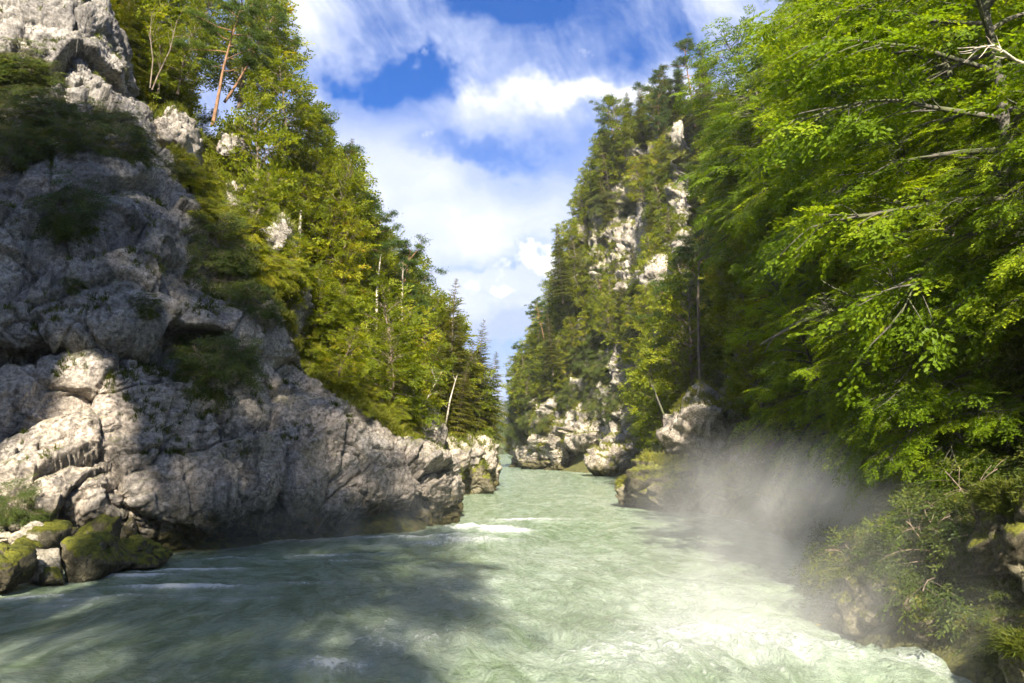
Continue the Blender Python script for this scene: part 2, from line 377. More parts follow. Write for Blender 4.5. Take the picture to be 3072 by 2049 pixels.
_hl = table2([-90, 0, 24, 36, 43, 47, 52, 60, 68, 75, 80, 86, 95, 120, 200, 520],
             [-2, 0, 2, 4, 7, 10, 14, 20, 30, 60, 160],
  [[-2, 0, 1, 3, 8, 14, 20, 28, 34, 38, 40], [-2, 0, 1, 3, 6, 10, 16, 26, 34, 38, 40],
   [-2, 0, 1, 2, 4, 6, 10, 20, 33, 38, 42], [-2, 0, 1, 2, 4, 7, 11, 19, 32, 36, 42],
   [-2, 0, 2, 4, 6, 8, 13, 23, 30, 34, 42], [-2, .5, 3.5, 7, 9.5, 11.5, 19, 27, 33, 36, 42],
   [-2, .5, 4, 8, 12, 16.5, 23, 28, 32, 37, 42], [-2, .5, 4, 8, 14, 19, 23, 26, 30, 34, 38],
   [-2, .5, 4, 8, 14, 17, 18, 20, 23, 26, 32], [-2, 1, 4.5, 8, 13, 15, 16, 17, 18, 20, 26],
   [-2, 1, 4, 6, 9, 10, 11, 11.5, 12, 14, 20], [-2, .6, 2.5, 4, 5, 6, 6.5, 7, 8, 10, 14],
   [-2, .3, 1.2, 2, 3, 3.5, 4, 4, 4.5, 6, 9], [-2, .2, .8, 1.2, 1.8, 2, 2.2, 2.5, 3, 4, 7],
   [-2, .2, .6, 1, 1.4, 1.6, 1.8, 2, 2.5, 4, 7], [-2, 2, 5, 8, 11, 13, 16, 20, 24, 30, 40]])
_hr = table2([-90, -10, 6, 14, 20, 30, 45, 55, 66, 85, 105, 118, 126, 135, 143, 152, 170, 210, 330, 520],
             [-2, 0, 1, 2, 4, 6, 9, 13, 20, 32, 60, 160],
  [[-2, .3, 1.5, 3, 6, 9, 13, 18, 24, 28, 34, 40], [-2, .3, 1.5, 3, 6, 9, 12, 16, 20, 24, 30, 36],
   [-2, .3, 1.5, 2.5, 5, 7.5, 11, 15, 20, 26, 32, 38], [-2, .4, 1.6, 2.6, 4.6, 7, 10.5, 15, 22, 30, 38, 44],
   [-2, .4, 1.3, 2, 4, 7, 11, 16, 24, 34, 42, 50], [-2, .4, 1.2, 2, 4, 7, 11.5, 17, 26, 36, 46, 54],
   [-2, .4, 1.5, 2.6, 5, 8, 13, 20, 30, 42, 52, 58], [-2, .6, 1.8, 2.6, 3.6, 5, 10, 18, 30, 44, 54, 60],
   [-2, .6, 1.8, 2.8, 5, 8, 14, 23, 36, 48, 56, 62], [-2, .6, 2, 3.5, 7, 11.5, 18.5, 28, 40, 50, 58, 64],
   [-2, .3, 1, 2, 5, 9, 16, 28, 45, 56, 64, 70], [-2, -1, -.5, 0, 1, 3, 8, 26, 47, 58, 66, 72],
   [-2, -1, -.5, 0, 1, 3, 8, 26, 47, 58, 66, 72], [-2, -1, -.5, 0, 1, 3, 7, 22, 42, 54, 62, 68],
   [-2, -1, -.5, 0, 1, 2, 6, 14, 28, 40, 52, 58], [-2, -.5, 0, .5, 2, 4, 8, 14, 22, 34, 40, 46],
   [-2, .4, 2, 3, 4.5, 6, 8, 11, 15, 20, 26, 32], [-2, .3, 1, 1.5, 2.2, 3, 4, 5, 7, 10, 15, 20],
   [-2, .2, .6, 1, 1.4, 1.6, 2, 2.4, 3, 4, 7, 10], [-2, 2, 4, 6, 9, 11, 14, 17, 21, 26, 32, 40]])
def hill_noise(x, y, z):
    p = np.stack([x, y, z], -1)
    return fbm(p*.11, 4)*1.5 + ridged(p*.35 + 5, 3)*.25
def hL(y, d):
    y = np.atleast_1d(y).astype(float); d = np.atleast_1d(d).astype(float); z = _hl(y, d)
    return z + hill_noise(xL(y)-d, y, z)*np.clip(d/4, 0, 1)*np.clip(z/6, .1, 1)
def hR(y, d):
    y = np.atleast_1d(y).astype(float); d = np.atleast_1d(d).astype(float); z = _hr(y, d)
    return z + hill_noise(xR(y)+d, y, z)*np.clip(d/4, 0, 1)*np.clip(z/6, .1, 1)
dgrid = np.concatenate([np.linspace(-2, 16, 70), np.linspace(16.5, 40, 40), np.linspace(42, 160, 24)])
ygrid = np.concatenate([np.linspace(-14, 150, 300), np.linspace(152, 520, 90)])
for nm, sgn, bx, hf, lab in (('hillside_left', -1, xL, hL, 'steep wooded hillside rising from the left bank'),
                             ('hillside_right', 1, xR, hR, 'steep wooded hillside rising from the right bank')):
    Y, D = np.meshgrid(ygrid, dgrid, indexing='ij')
    Z = hf(Y.ravel(), D.ravel()).reshape(Y.shape); X = bx(Y) + sgn*D
    F = grid_faces(*Y.shape); F = F[:, ::-1] if sgn < 0 else F
    o = link(nm, mesh_np(nm, np.stack([X, Y, Z], -1), F, True), M['soil']); tag(o, lab, kind='structure')

# unseen fin added behind the camera, shaped to shade the near left cliff
def shade_caster():
    nx, nz = 170, 110
    xs = np.linspace(-75, 50, nx); t = np.linspace(0, 1, nz)
    crest = np.interp(xs, [-75, -42, -28, -25, -22, -17, -13, -11.5, -10, -7, -4, -2, 2, 11, 20, 50], [12, 14, 18, 40, 49, 50, 49, 45, 27, 20, 15, 11, 8, 6, 5, 5])
    P = np.zeros((nz, nx, 3))
    for i, k in enumerate(t):
        P[i, :, 0] = xs
        if k < .5: P[i, :, 1] = -13 - 4*(k/.5)**2; P[i, :, 2] = -1 + (crest+1)*(k/.5)
        else: q = (k-.5)/.5; P[i, :, 1] = -17 - 8*q**.6; P[i, :, 2] = crest*(1-q) - q
    q = P.reshape(-1, 3)
    P[..., 1] += (fbm(q*.12, 5)*1.2).reshape(nz, nx); P[..., 2] += (fbm(q*.3+9, 4)*1.0).reshape(nz, nx)
    F = grid_faces(nz, nx)[:, ::-1]; C = P.reshape(-1, 3)[F].mean(1)
    tt = (C[:, 1]+14)/SUN.y; X = C[:, 0]-SUN.x*tt; Z = C[:, 2]-SUN.z*tt          # slide along the sun direction on to one plane
    X = X + .35*fbm(np.stack([X, Z, 0*X], -1)*.6, 2)
    win = np.array([inpoly(a, b, SUN_GAP) for a, b in zip(X, Z)])
    o = link('shade_fin', mesh_np('shade_fin', P, F[~win], True), M['cliff'])
    tag(o, 'rock fin added behind the viewer to shade the left cliff', kind='structure')
def inpoly(px, py, poly):
    c = False; n = len(poly)
    for i in range(n):
        x0, y0 = poly[i]; x1, y1 = poly[i-1]
        if (y0 > py) != (y1 > py) and px < (x1-x0)*(py-y0)/(y1-y0)+x0: c = not c
    return c
SUN_GAP = [(-17.0, 26.5), (-11.0, 27.5), (-10.8, 33), (-12.6, 37.5), (-14.2, 41.5), (-16.2, 42.5)]  # gap cut along the sun rays to leave a lit patch on the cliff
shade_caster()

# ------------------------------------------------------------------ river
def river():
    ys = [-13.0]
    while ys[-1] < 500: ys.append(ys[-1] + (0.6 if ys[-1] < 11 else .075 + max(0, ys[-1]-14)*.0042))
    ys = np.array(ys); ts = np.linspace(0, 1, 230)
    Y, T = np.meshgrid(ys, ts, indexing='ij'); a = xL(Y)-2.0; b = xR(Y)+2.0; X = a + (b-a)*T
    sh = Y.shape; x, y = X.ravel(), Y.ravel()
    wob = fbm(np.stack([x*.1, y*.1, x*0], -1), 3)
    # flow lines run with the river, bending a little to the right near the camera
    fx = x + 1.2*wob - .25*np.maximum(0, 40-y); fy = y + 1.5*wob
    p = np.stack([fx*.55, fy*.26, 0*x], -1)
    z = .15*fbm(p, 4, .55) + .07*ridged(p*2.3+3, 3, .55)
    zf = .035*fbm(np.stack([fx*2.2, fy*1.1, 0*x+4], -1), 3, .6)
    rough = .45 + .9*np.exp(-((y-17)/9)**2)*np.clip((x+4)/5, 0, 1) + .7*np.exp(-((y-40)/4)**2 - ((x+1)/5)**2)
    # standing waves of the rapids
    foam = np.zeros_like(x)
    def spot(px, py, rx, ry, k, rot=0.0):
        nonlocal foam, z
        d = raydir(px, py); t = -CAM_H/d.z; cx, cy = d.x*t, d.y*t
        c_, s_ = math.cos(rot), math.sin(rot); dx, dy = x-cx, y-cy
        g = np.exp(-(((dx*c_+dy*s_)/rx)**2 + ((-dx*s_+dy*c_)/ry)**2))
        foam = np.maximum(foam, k*g); z = z + .22*k*g*(ry < 3)
    # small crests at the left
    spot(128, 578, 1.7, .34, 1.25, .10); spot(190, 572, 2.3, .28, 1.0, .15); spot(178, 590, 2.1, .33, 1.3, .08); spot(100, 600, 2.4, .4, .55, .15); spot(230, 600, 2.6, .4, .5, .1); spot(300, 585, 2.4, .5, .5, .1); spot(60, 640, 3, .8, .35, .2)
    spot(130, 591, 1.6, .2, .6, .1); spot(25, 600, 1.8, .35, .75, .5); spot(60, 606, 1.5, .3, .5, .2)
    spot(230, 560, 2.0, .3, .6, .2); spot(325, 557, 2.0, .5, .75, .1); spot(345, 563, 1.6, .35, .6); spot(280, 562, 1.5, .25, .5)
    # line of broken water along the foot of the cliff
    for px, py in ((260, 545), (300, 543), (345, 540), (385, 540), (420, 540), (450, 540)): spot(px, py, 2.2, .55, .75, .25)
    # rapid below the nose of the cliff
    spot(480, 531, 2.2, .9, 1.1); spot(505, 534, 1.6, .7, 1.1); spot(525, 521, 2.6, 1.0, .8); spot(470, 543, 3.0, 1.2, .7)
    spot(430, 545, 3.0, 1.4, .6, .2); spot(560, 520, 2.5, 1.5, .45)
    # broad pale chop in front
    spot(470, 590, 4.0, 7.0, .42); spot(560, 560, 4.5, 7.0, .40); spot(400, 640, 2.5, 3.0, .5); spot(690, 600, 3.0, 5.0, .45)
    spot(720, 640, 2.6, 3.0, .72); spot(640, 665, 3.0, 2.2, .55); spot(800, 660, 3.0, 1.6, .6); spot(330, 668, 1.2, .8, .7, -.3)
    spot(920, 672, 2.0, .8, .5); spot(830, 590, 2.5, .6, .5, -.2); spot(545, 468, 4, 3, .3)
    spot(515, 475, 6, 20, .25); spot(590, 500, 6, 14, .22)
    z = z*rough + zf*rough
    db = np.minimum(x-xL(y), xR(y)-x); foam = np.maximum(foam, .55*np.exp(-((db-.3)/.7)**2)*(y < 150)*np.clip(.6+fbm(np.stack([x*.4, y*.4, 0*x+8], -1), 2), 0, 1))
    foam = np.clip(foam, 0, 1.3)
    me = mesh_np('river', np.stack([x, y, z], -1), grid_faces(*sh), True, foam)
    uvl = me.uv_layers.new(name='flow'); vi = np.zeros(len(me.loops), np.int32); me.loops.foreach_get('vertex_index', vi)
    uvl.data.foreach_set('uv', np.stack([fx, fy], -1)[vi].astype(np.float32).ravel())
    o = link('river', me, M['water']); tag(o, 'milky green river with white rapids running through the gorge', kind='structure')
river()
gs = 3000.0
o = link('ground', mesh_np('ground', [(-gs, -gs, -2.5), (gs, -gs, -2.5), (gs, gs, -2.5), (-gs, gs, -2.5)], [(0, 1, 2, 3)]), M['soil'])
tag(o, 'flat valley ground under the gorge and beyond', kind='structure')

# ------------------------------------------------------------------ the big left cliff
def catmull(C, n, axis):
    C = np.moveaxis(np.asarray(C, float), axis, 0); k = len(C)
    t = np.linspace(0, k-1-1e-9, n); i = t.astype(int); f = (t-i).reshape((-1,)+(1,)*(C.ndim-1))
    p0, p1, p2, p3 = C[np.maximum(i-1, 0)], C[i], C[i+1], C[np.minimum(i+2, k-1)]
    r = p1 + .5*f*(p2-p0 + f*(2*p0-5*p1+4*p2-p3 + f*(3*(p1-p2)+p3-p0)))
    return np.moveaxis(r, 0, axis)
ROCKPTS = {}
def rock_displace(P, N, k=1.0, seed=0.0, dip=None):
    p = P.reshape(-1, 3) + seed; n = N.reshape(-1, 3)
    dipm = np.array(Matrix.Rotation(.6, 3, 'Y') @ Matrix.Rotation(.35, 3, 'X')) if dip is None else dip
    w = np.stack([fbm(p*.35+k_, 3) for k_ in (0, 31, 57)], -1)
    q = (p + .45*w) @ dipm.T * np.array((1, 1, 1.5))
    d = .8*fbm(p*.13, 3)
    f1, f2, r, off = worley(q*.24)
    d += (r[:, 0]-.5)*1.1 + ((r[:, 1:4]-.5)*off).sum(1)*2.0 - .34*np.exp(-(f2-f1)/.03)
    f1, f2, r, off = worley(q*.7+3.3); mk = np.clip(fbm(p*.25+40, 2)*2+.5, 0, 1)
    d += ((r[:, 0]-.5)*.26 + ((r[:, 1:4]-.5)*off).sum(1)*.50 - .16*np.exp(-(f2-f1)/.035))*(.35+.65*mk)
    # dipping joints: low steps that run down to the right
    for sc_, am, ph in ((.15, .42, 0.), (.43, .17, .37)):
        v = (p[:, 0]*.57 + p[:, 2]*.82 + p[:, 1]*.12)*sc_ + .30*fbm(p*.16+ph*50, 3) + ph
        fr = v - np.floor(v); jm = np.clip(fbm(p*.11+70+ph*30, 2)*2.2+.35, 0, 1)
        d += jm*am*(fr-.5) - jm*am*.75*np.exp(-np.minimum(fr, 1-fr)/.03)
    d += .06*ridged(q*.9, 5, .68) + .10*fbm(p*2.1, 5, .70)
    vc = (p[:, 0]*.9 - p[:, 1]*.35)*.33 + .5*fbm(p*np.array((.22, .22, .09))+20, 3); fr = vc - np.floor(vc); jm = np.clip(fbm(p*.13+90, 2)*2.2+.3, 0, 1)
    d += jm*.5*(fr-.5) - jm*.42*np.exp(-np.minimum(fr, 1-fr)/.03)     # upright joints
    f1, f2, r, off = worley(p*1.7+5); d -= .16*np.clip(1-f1/.33, 0, 1)*(r[:, 4] > .55)
    return (p - seed + n*(d*k)[:, None]).reshape(P.shape)
def left_cliff():
    px = [-160, -60, 0, 60, 130, 200, 270, 330, 380, 420, 447]
    dep = [24, 25, 27, 28.5, 29.8, 32.3, 35, 37.1, 38.9, 40.4, 42]
    def wat(z, dd):
        r = []
        for p, y in zip(px + [452], dep + [52]):
            y += dd; dv = None
            pt = W(p, 445, y); r.append((pt.x, y, z))
        return r
    def row(L): return [tuple(W(*t)) for t in L]
    rows = [wat(-2.5, .9), wat(0, .7),
      row([(-160, 500, 24.5), (-60, 500, 25.5), (0, 500, 27), (60, 500, 28.3), (130, 500, 29.6), (200, 500, 31.8), (270, 500, 34), (330, 500, 36), (380, 500, 37.6), (420, 498, 39.2), (446, 495, 41.2), (455, 490, 51)]),
      row([(-160, 455, 25.5), (-60, 455, 26.5), (0, 455, 28), (60, 455, 29.1), (130, 455, 30.4), (200, 455, 32.3), (270, 455, 34.4), (330, 455, 36.3), (378, 456, 38.2), (415, 460, 40), (437, 464, 42.3), (447, 465, 50)]),
      row([(-160, 410, 26.2), (-60, 410, 27.2), (0, 410, 28.6), (60, 408, 29.6), (130, 405, 31), (200, 405, 32.8), (270, 408, 35), (325, 412, 37), (365, 420, 39), (395, 432, 42), (418, 446, 44.5), (430, 450, 50)]),
      row([(-160, 372, 27), (-60, 372, 28), (0, 374, 29.4), (60, 368, 30.2), (130, 362, 31.4), (200, 376, 33.4), (265, 382, 36), (310, 386, 38.5), (345, 392, 41), (370, 402, 44), (385, 410, 46), (400, 416, 52)]),
      row([(-160, 361, 30), (-60, 360, 31), (0, 362, 32.4), (60, 356, 33), (130, 350, 33.8), (195, 356, 35.2), (255, 362, 37.2), (292, 368, 39.5), (315, 372, 42), (338, 380, 45), (350, 386, 47), (370, 396, 54)]),
      row([(-160, 342, 28), (-60, 340, 29), (0, 338, 30), (60, 332, 30.9), (130, 324, 32), (190, 327, 34), (245, 330, 36.5), (275, 334, 39), (290, 340, 41.5), (300, 348, 44.5), (308, 354, 47), (330, 366, 55)]),
      row([(-160, 270, 29), (-60, 270, 29.8), (0, 270, 30.6), (60, 268, 31.6), (125, 262, 32.8), (180, 262, 35), (230, 265, 37.5), (262, 270, 40), (278, 280, 42.5), (290, 290, 45), (298, 298, 47), (310, 306, 55)]),
      row([(-160, 215, 30), (-60, 215, 30.8), (0, 215, 31.8), (60, 212, 32.8), (115, 205, 34), (165, 207, 36.5), (203, 216, 39), (230, 228, 41.5), (248, 238, 44), (260, 248, 46), (268, 254, 48), (282, 262, 56)]),
      row([(-160, 165, 31.5), (-60, 165, 32.2), (0, 165, 33.2), (55, 162, 34.2), (105, 158, 35.5), (148, 164, 38), (174, 178, 40.5), (192, 192, 43), (205, 202, 45.5), (216, 208, 47.5), (224, 212, 49), (238, 220, 57)]),
      row([(-160, 112, 36), (-60, 110, 37), (0, 110, 38), (50, 108, 39), (90, 106, 40), (124, 108, 42.5), (140, 120, 44.5), (152, 136, 46.5), (164, 150, 48.5), (172, 158, 50), (180, 164, 51), (194, 175, 58)]),
      row([(-160, 60, 37), (-60, 60, 38), (0, 60, 39), (45, 58, 40), (85, 58, 41), (114, 62, 43.5), (121, 68, 46), (124, 78, 49), (127, 88, 52), (130, 98, 54), (134, 106, 56), (144, 118, 60)]),
      row([(-160, 0, 38), (-60, 0, 39), (0, 0, 40), (42, 0, 41), (74, 0, 42), (100, 2, 44.5), (109, 5, 47.5), (114, 10, 51), (117, 15, 54), (119, 18, 56), (120, 20, 58), (124, 25, 62)]),
      row([(-160, -80, 39.5), (-60, -80, 40.5), (0, -80, 41.5), (38, -80, 42.5), (66, -78, 44), (84, -75, 47), (90, -70, 50), (94, -65, 53), (97, -60, 56), (99, -58, 58), (100, -55, 60), (104, -50, 64)]),
      row([(-160, -120, 48), (-60, -120, 49), (0, -118, 50), (34, -115, 51), (60, -112, 52), (76, -108, 54), (84, -100, 57), (90, -95, 60), (94, -90, 62), (96, -85, 64), (98, -82, 66), (100, -78, 70)])]
    C = np.array(rows)
    P = catmull(catmull(C, 640, 0), 500, 1)
    N = grid_normals(P)
    flip = 1 if N[300, 200, 1] < 0 else -1
    N = N*flip
    P2 = rock_displace(P, N, 1.0)
    F = grid_faces(640, 500); F = F if flip > 0 else F[:, ::-1]
    o = link('cliff_left', mesh_np('cliff_left', P2, F, True), M['cliff'])
    tag(o, 'tall grey limestone cliff dropping into the river at the left', kind='structure')
    N2 = grid_normals(P2)*flip
    return P2, N2
CLP, CLN = left_cliff()

def right_cliff():
    lip = [(508, 443, 156), (518, 440, 151), (533, 438, 142), (548, 438, 137), (561, 440, 133), (580, 440, 128.5), (602, 443, 125), (624, 446, 118), (646, 446, 110), (664, 447, 103)]
    low = [(508, 450, 157), (518, 452, 152), (533, 455, 142.5), (548, 455, 137.5), (560, 455, 134.5), (580, 452, 139), (602, 453, 138), (622, 455, 130), (646, 458, 111), (664, 460, 103.5)]
    top = [(512, 425, 160), (524, 405, 155), (540, 375, 148), (556, 325, 143), (570, 285, 140), (587, 222, 138), (606, 178, 135), (638, 152, 130), (668, 132, 124), (692, 120, 118)]
    rows = [[(W(p, 445, y).x, y, -2.5) for p, _, y in low], [(W(p, 445, y).x, y, 0.) for p, _, y in low], [tuple(W(*t)) for t in low], [tuple(W(*t)) for t in lip]]
    for f in (.18, .36, .52, .68, .84, 1.0):
        rows.append([tuple(np.array(W(*a))*(1-f) + np.array(W(*b))*f) for a, b in zip(lip, top)])
    rows.append([(x+2, y+14, z+1) for x, y, z in rows[-1]])
    P = catmull(catmull(np.array(rows), 330, 0), 300, 1); N = grid_normals(P); fl = 1 if N[200, 150, 1] < 0 else -1; N *= fl
    P2 = rock_displace(P, N, 1.9, 200.0); F = grid_faces(330, 300); F = F if fl > 0 else F[:, ::-1]
    o = link('cliff_right', mesh_np('cliff_right', P2, F, True), M['outcrop2'])
    tag(o, 'steep pale rock wall with a water cave, half hidden by trees, on the right', kind='structure')
    return P2, grid_normals(P2)*fl
CRP, CRN = right_cliff()

# ------------------------------------------------------------------ loose rocks, boulders and outcrops
def ico(level):
    bm = bmesh.new(); bmesh.ops.create_icosphere(bm, subdivisions=level, radius=1)
    bm.verts.ensure_lookup_table(); V = np.array([v.co for v in bm.verts]); F = np.array([[v.index for v in f.verts] for f in bm.faces]); bm.free()
    return V, F
_ico = {}
def rock(name, label, cat, c, size, seed, mat, level=5, rot=(0, 0, 0), facets=14, rough=1.0, group=None, taper=0.0):
    if level not in _ico: _ico[level] = ico(level)
    V, F = _ico[level]; rs = np.random.RandomState(seed)
    n = rs.normal(size=(facets, 3)); n /= np.linalg.norm(n, axis=1)[:, None]; d = rs.uniform(.55, .95, facets)
    dots = np.maximum(V @ n.T, 1e-3); r = np.minimum((d/dots), 1.25)
    k = 30.0; r = -np.log(np.exp(-k*r).sum(1) + np.exp(-k*1.15))/k
    P = V*r[:, None]
    P[:, :2] *= (1 - taper*P[:, 2:3])
    P = P*np.array(size)*.5
    P = P @ np.array(Matrix.Rotation(rot[2], 3, 'Z') @ Matrix.Rotation(rot[1], 3, 'Y') @ Matrix.Rotation(rot[0], 3, 'X')).T
    s = float(np.mean(size)); q = P/s*4 + seed*1.7
    f1, f2, rr, off = worley(q*.9)
    dsp = (rr[:, 0]-.5)*.08 + ((rr[:, 1:4]-.5)*off).sum(1)*.16 - .05*np.exp(-(f2-f1)/.06) + .045*fbm(q*.8, 4) + .028*ridged(q*2.6, 4, .6)
    P = P + V*(dsp*s*rough)[:, None]
    zmin = P[:, 2].min(); base = Vector(c)
    o = link(name, mesh_np(name, P, F, True), mat); o.location = base
    tag(o, label, cat, group); return o, P + np.array(base)
def rock_px(name, label, cat, x0, y0, x1, y1, dep, seed, mat, thick=1.0, **kw):
    """a rock whose outline fills the photo box x0..x1, y0..y1 at depth dep"""
    a = W(x0, (y0+y1)/2, dep); b = W(x1, (y0+y1)/2, dep); t = W((x0+x1)/2, y0, dep); m = W((x0+x1)/2, y1, dep)
    w, h = (b-a).x*1.08, (t-m).z*1.08
    c = ((a.x+b.x)/2, dep, (t.z+m.z)/2)
    return rock(name, label, cat, c, (w, max(w, h)*.5*thick + w*.5*thick, h), seed, mat, **kw)
tops = []     # meshes whose upper faces carry grass
B, RC = 'boulder', 'rock'
r_ = rock_px
# boulders at the foot of the cliff
r_('boulder', 'large moss covered boulder leaning against the pale cliff foot, tallest of the pile', B, 72, 522, 122, 578, 27.2, 3, M['mossrock'], rough=.7)
r_('boulder', 'long moss covered boulder sloping to the water in front of the tall mossy one', B, 62, 532, 122, 582, 26.2, 11, M['mossrock'], rot=(0, .35, 0), rough=.6)
r_('boulder', 'low yellow mossy boulder at the water, rightmost of the pile', B, 102, 535, 166, 568, 28.4, 21, M['mossrock'], rough=.6)
r_('boulder', 'bare pale grey block of stone at the water edge among mossy boulders', B, 27, 545, 64, 581, 25.2, 5, M['greyrock'], facets=9, rough=.5)
r_('boulder', 'dark mossy boulder cut off by the left picture edge at the water', B, -45, 545, 30, 602, 23.2, 8, M['mossrock'], rough=.6)
r_('boulder', 'small mossy boulder behind the bare pale block', B, 8, 535, 44, 570, 26.2, 15, M['mossrock'], level=4, rough=.7)
r_('boulder', 'flat mossy stone awash below the bare pale block', B, 34, 566, 66, 588, 24.9, 19, M['mossrock'], level=4, rough=.6)
r_('boulder', 'brown mossy boulder between the rubble and the tallest mossy boulder', B, 34, 520, 78, 550, 27.6, 29, M['mossrock'], level=4, rough=.8)
rs = random.Random(4)
for i in range(26):
    x, y = rs.uniform(-12, 40), rs.uniform(505, 548); s = rs.uniform(4, 11)
    r_('rubble_stone', 'angular pale stone in the rubble heap at the foot of the left cliff', 'stone', x-s, y-s*.7, x+s, y+s*.7, 26.6+(548-y)*.035, 100+i, M['greyrock'], level=3, facets=8, rough=.8, group='rubble at the foot of the left cliff')
# outcrops of the left slope
for (x0, y0, x1, y1, dep, sd, th, lab) in (
    (150, 112, 192, 166, 45.0, 31, 1.2, 'pale rounded rock bulging out below the tall pine, highest on the left slope'),
    (178, 135, 200, 176, 46.0, 32, 1.2, 'dark cracked rock beside the highest pale bulge on the left slope'),
    (220, 130, 243, 172, 48, 33, 1.0, 'narrow upright pale rock standing in grass below the tall pine'),
    (228, 188, 252, 232, 46.5, 34, 1.0, 'pale ragged rock under the narrow upright one on the left slope'),
    (252, 216, 286, 282, 45.5, 35, 1.1, 'bright sunlit rock rib beside the dead white trunk'),
    (258, 268, 304, 350, 44.0, 36, .9, 'broad weathered rock shoulder at the right rim of the left cliff'),
    (302, 305, 326, 340, 48.5, 37, .8, 'small pale rock showing through grass right of the rock shoulder'),
    (320, 350, 352, 392, 46.5, 38, .8, 'pale sunlit rock at the grassy rim above the cliff nose')):
    o, P = r_('rock_outcrop', lab, RC, x0, y0, x1, y1, dep, sd, M['outcrop'], thick=th, facets=11, rough=1.25); tops.append((P, 260, 'L'))
# rocks of the second headland on the left
for (x0, y0, x1, y1, dep, sd, mat, lab) in (
    (412, 406, 444, 462, 63, 41, 'shore', 'pale pointed rock spire on the far left headland'),
    (428, 440, 470, 480, 66, 42, 'shore', 'broken pale rock step behind the cliff nose'),
    (455, 436, 480, 470, 70, 43, 'shore', 'middle pale block in the row along the far left headland'),
    (470, 442, 496, 478, 73, 44, 'shore', 'outermost pale block at the tip of the far left headland'),
    (446, 462, 494, 497, 71, 45, 'mossrock', 'round moss streaked block standing in the water at the far left headland'),
    (440, 470, 462, 500, 60, 46, 'mossrock', 'low mossy rock in the water just behind the cliff nose'),
    (478, 455, 498, 486, 75, 47, 'shore', 'upright rock corner at the water, farthest right on the left headland')):
    o, P = r_('shore_rock', lab, RC, x0, y0, x1, y1, dep, sd, M[mat], facets=10, rough=1.1); tops.append((P, 160, 'L'))
# right bank rocks, far to near
for (x0, y0, x1, y1, dep, sd, mat, th, lab) in (
    (515, 436, 548, 464, 150, 51, 'shore', .8, 'low mossy rock foot at the far end of the right bank'),
    (583, 446, 638, 480, 112, 56, 'outcrop2', .8, 'flat topped pale boulder in the water in front of the cave'),
    (645, 262, 680, 306, 110, 63, 'outcrop', .7, 'broad pale rock patch among the trees right of the dark chimney'),
    (672, 232, 694, 262, 105, 64, 'outcrop', .7, 'small pale rock high among trees right of the highest slab'),
    (652, 330, 678, 405, 100, 65, 'outcrop', .7, 'tall grey rock face half hidden by trees above the pinnacle'),
    (590, 372, 615, 402, 128, 67, 'outcrop', .7, 'small pale cliff step above the cave roof')):
    o, P = r_('rock_outcrop' if mat == 'outcrop' else 'shore_rock', lab, RC, x0, y0, x1, y1, dep, sd, M[mat], thick=th, facets=11, rough=1.4); tops.append((P, 220, 'R'))
o, P = r_('rock_pinnacle', 'grey rock pinnacle with a grassy cap standing above the mossy right bank', RC, 672, 392, 733, 468, 54.5, 71, M['shore'], facets=10, rough=1.2, taper=-.12); tops.append((P, 420, 'R'))
for (x0, y0, x1, y1, dep, sd, mat, lab) in (
    (632, 452, 704, 500, 55, 72, 'mossrock', 'sloping grey ledge with moss below the rock pinnacle'),
    (616, 478, 652, 510, 56, 73, 'mossrock', 'dark mossy rock toe, leftmost of the right bank below the pinnacle'),
    (640, 476, 720, 514, 54, 74, 'mossrock', 'broad mossy mound at the water below the rock pinnacle'),
    (708, 470, 770, 520, 50, 75, 'mossrock', 'mossy mound behind the mist right of the pinnacle'),
    (765, 490, 830, 548, 38, 76, 'mossrock', 'round mossy bank rock veiled by mist'),
    (816, 556, 862, 592, 24.5, 77, 'mossrock', 'small mossy boulder at the water beside the near right bank'),
    (838, 560, 930, 650, 18.5, 78, 'mossrock', 'big overgrown mossy rock at the water on the near right bank'),
    (900, 575, 1010, 668, 16.8, 79, 'mossrock', 'dark overgrown bank rock at the lower right'),
    (985, 470, 1090, 600, 14.5, 80, 'mossrock', 'brown rock wall with hanging grass at the right picture edge'),
    (1008, 645, 1060, 690, 13.2, 81, 'mossrock', 'mossy stone in the bottom right corner'),
    (735, 440, 790, 500, 50, 82, 'shore', 'grey rock face in shade right of the pinnacle'),
    (728, 398, 762, 440, 62, 83, 'shore', 'round dark rock bulge behind the pinnacle')):
    o, P = r_('bank_rock', lab, RC, x0, y0, x1, y1, dep, sd, M[mat], facets=11, rough=1.2)
    tops.append((P, 1500 if dep < 30 else 420, 'R'))

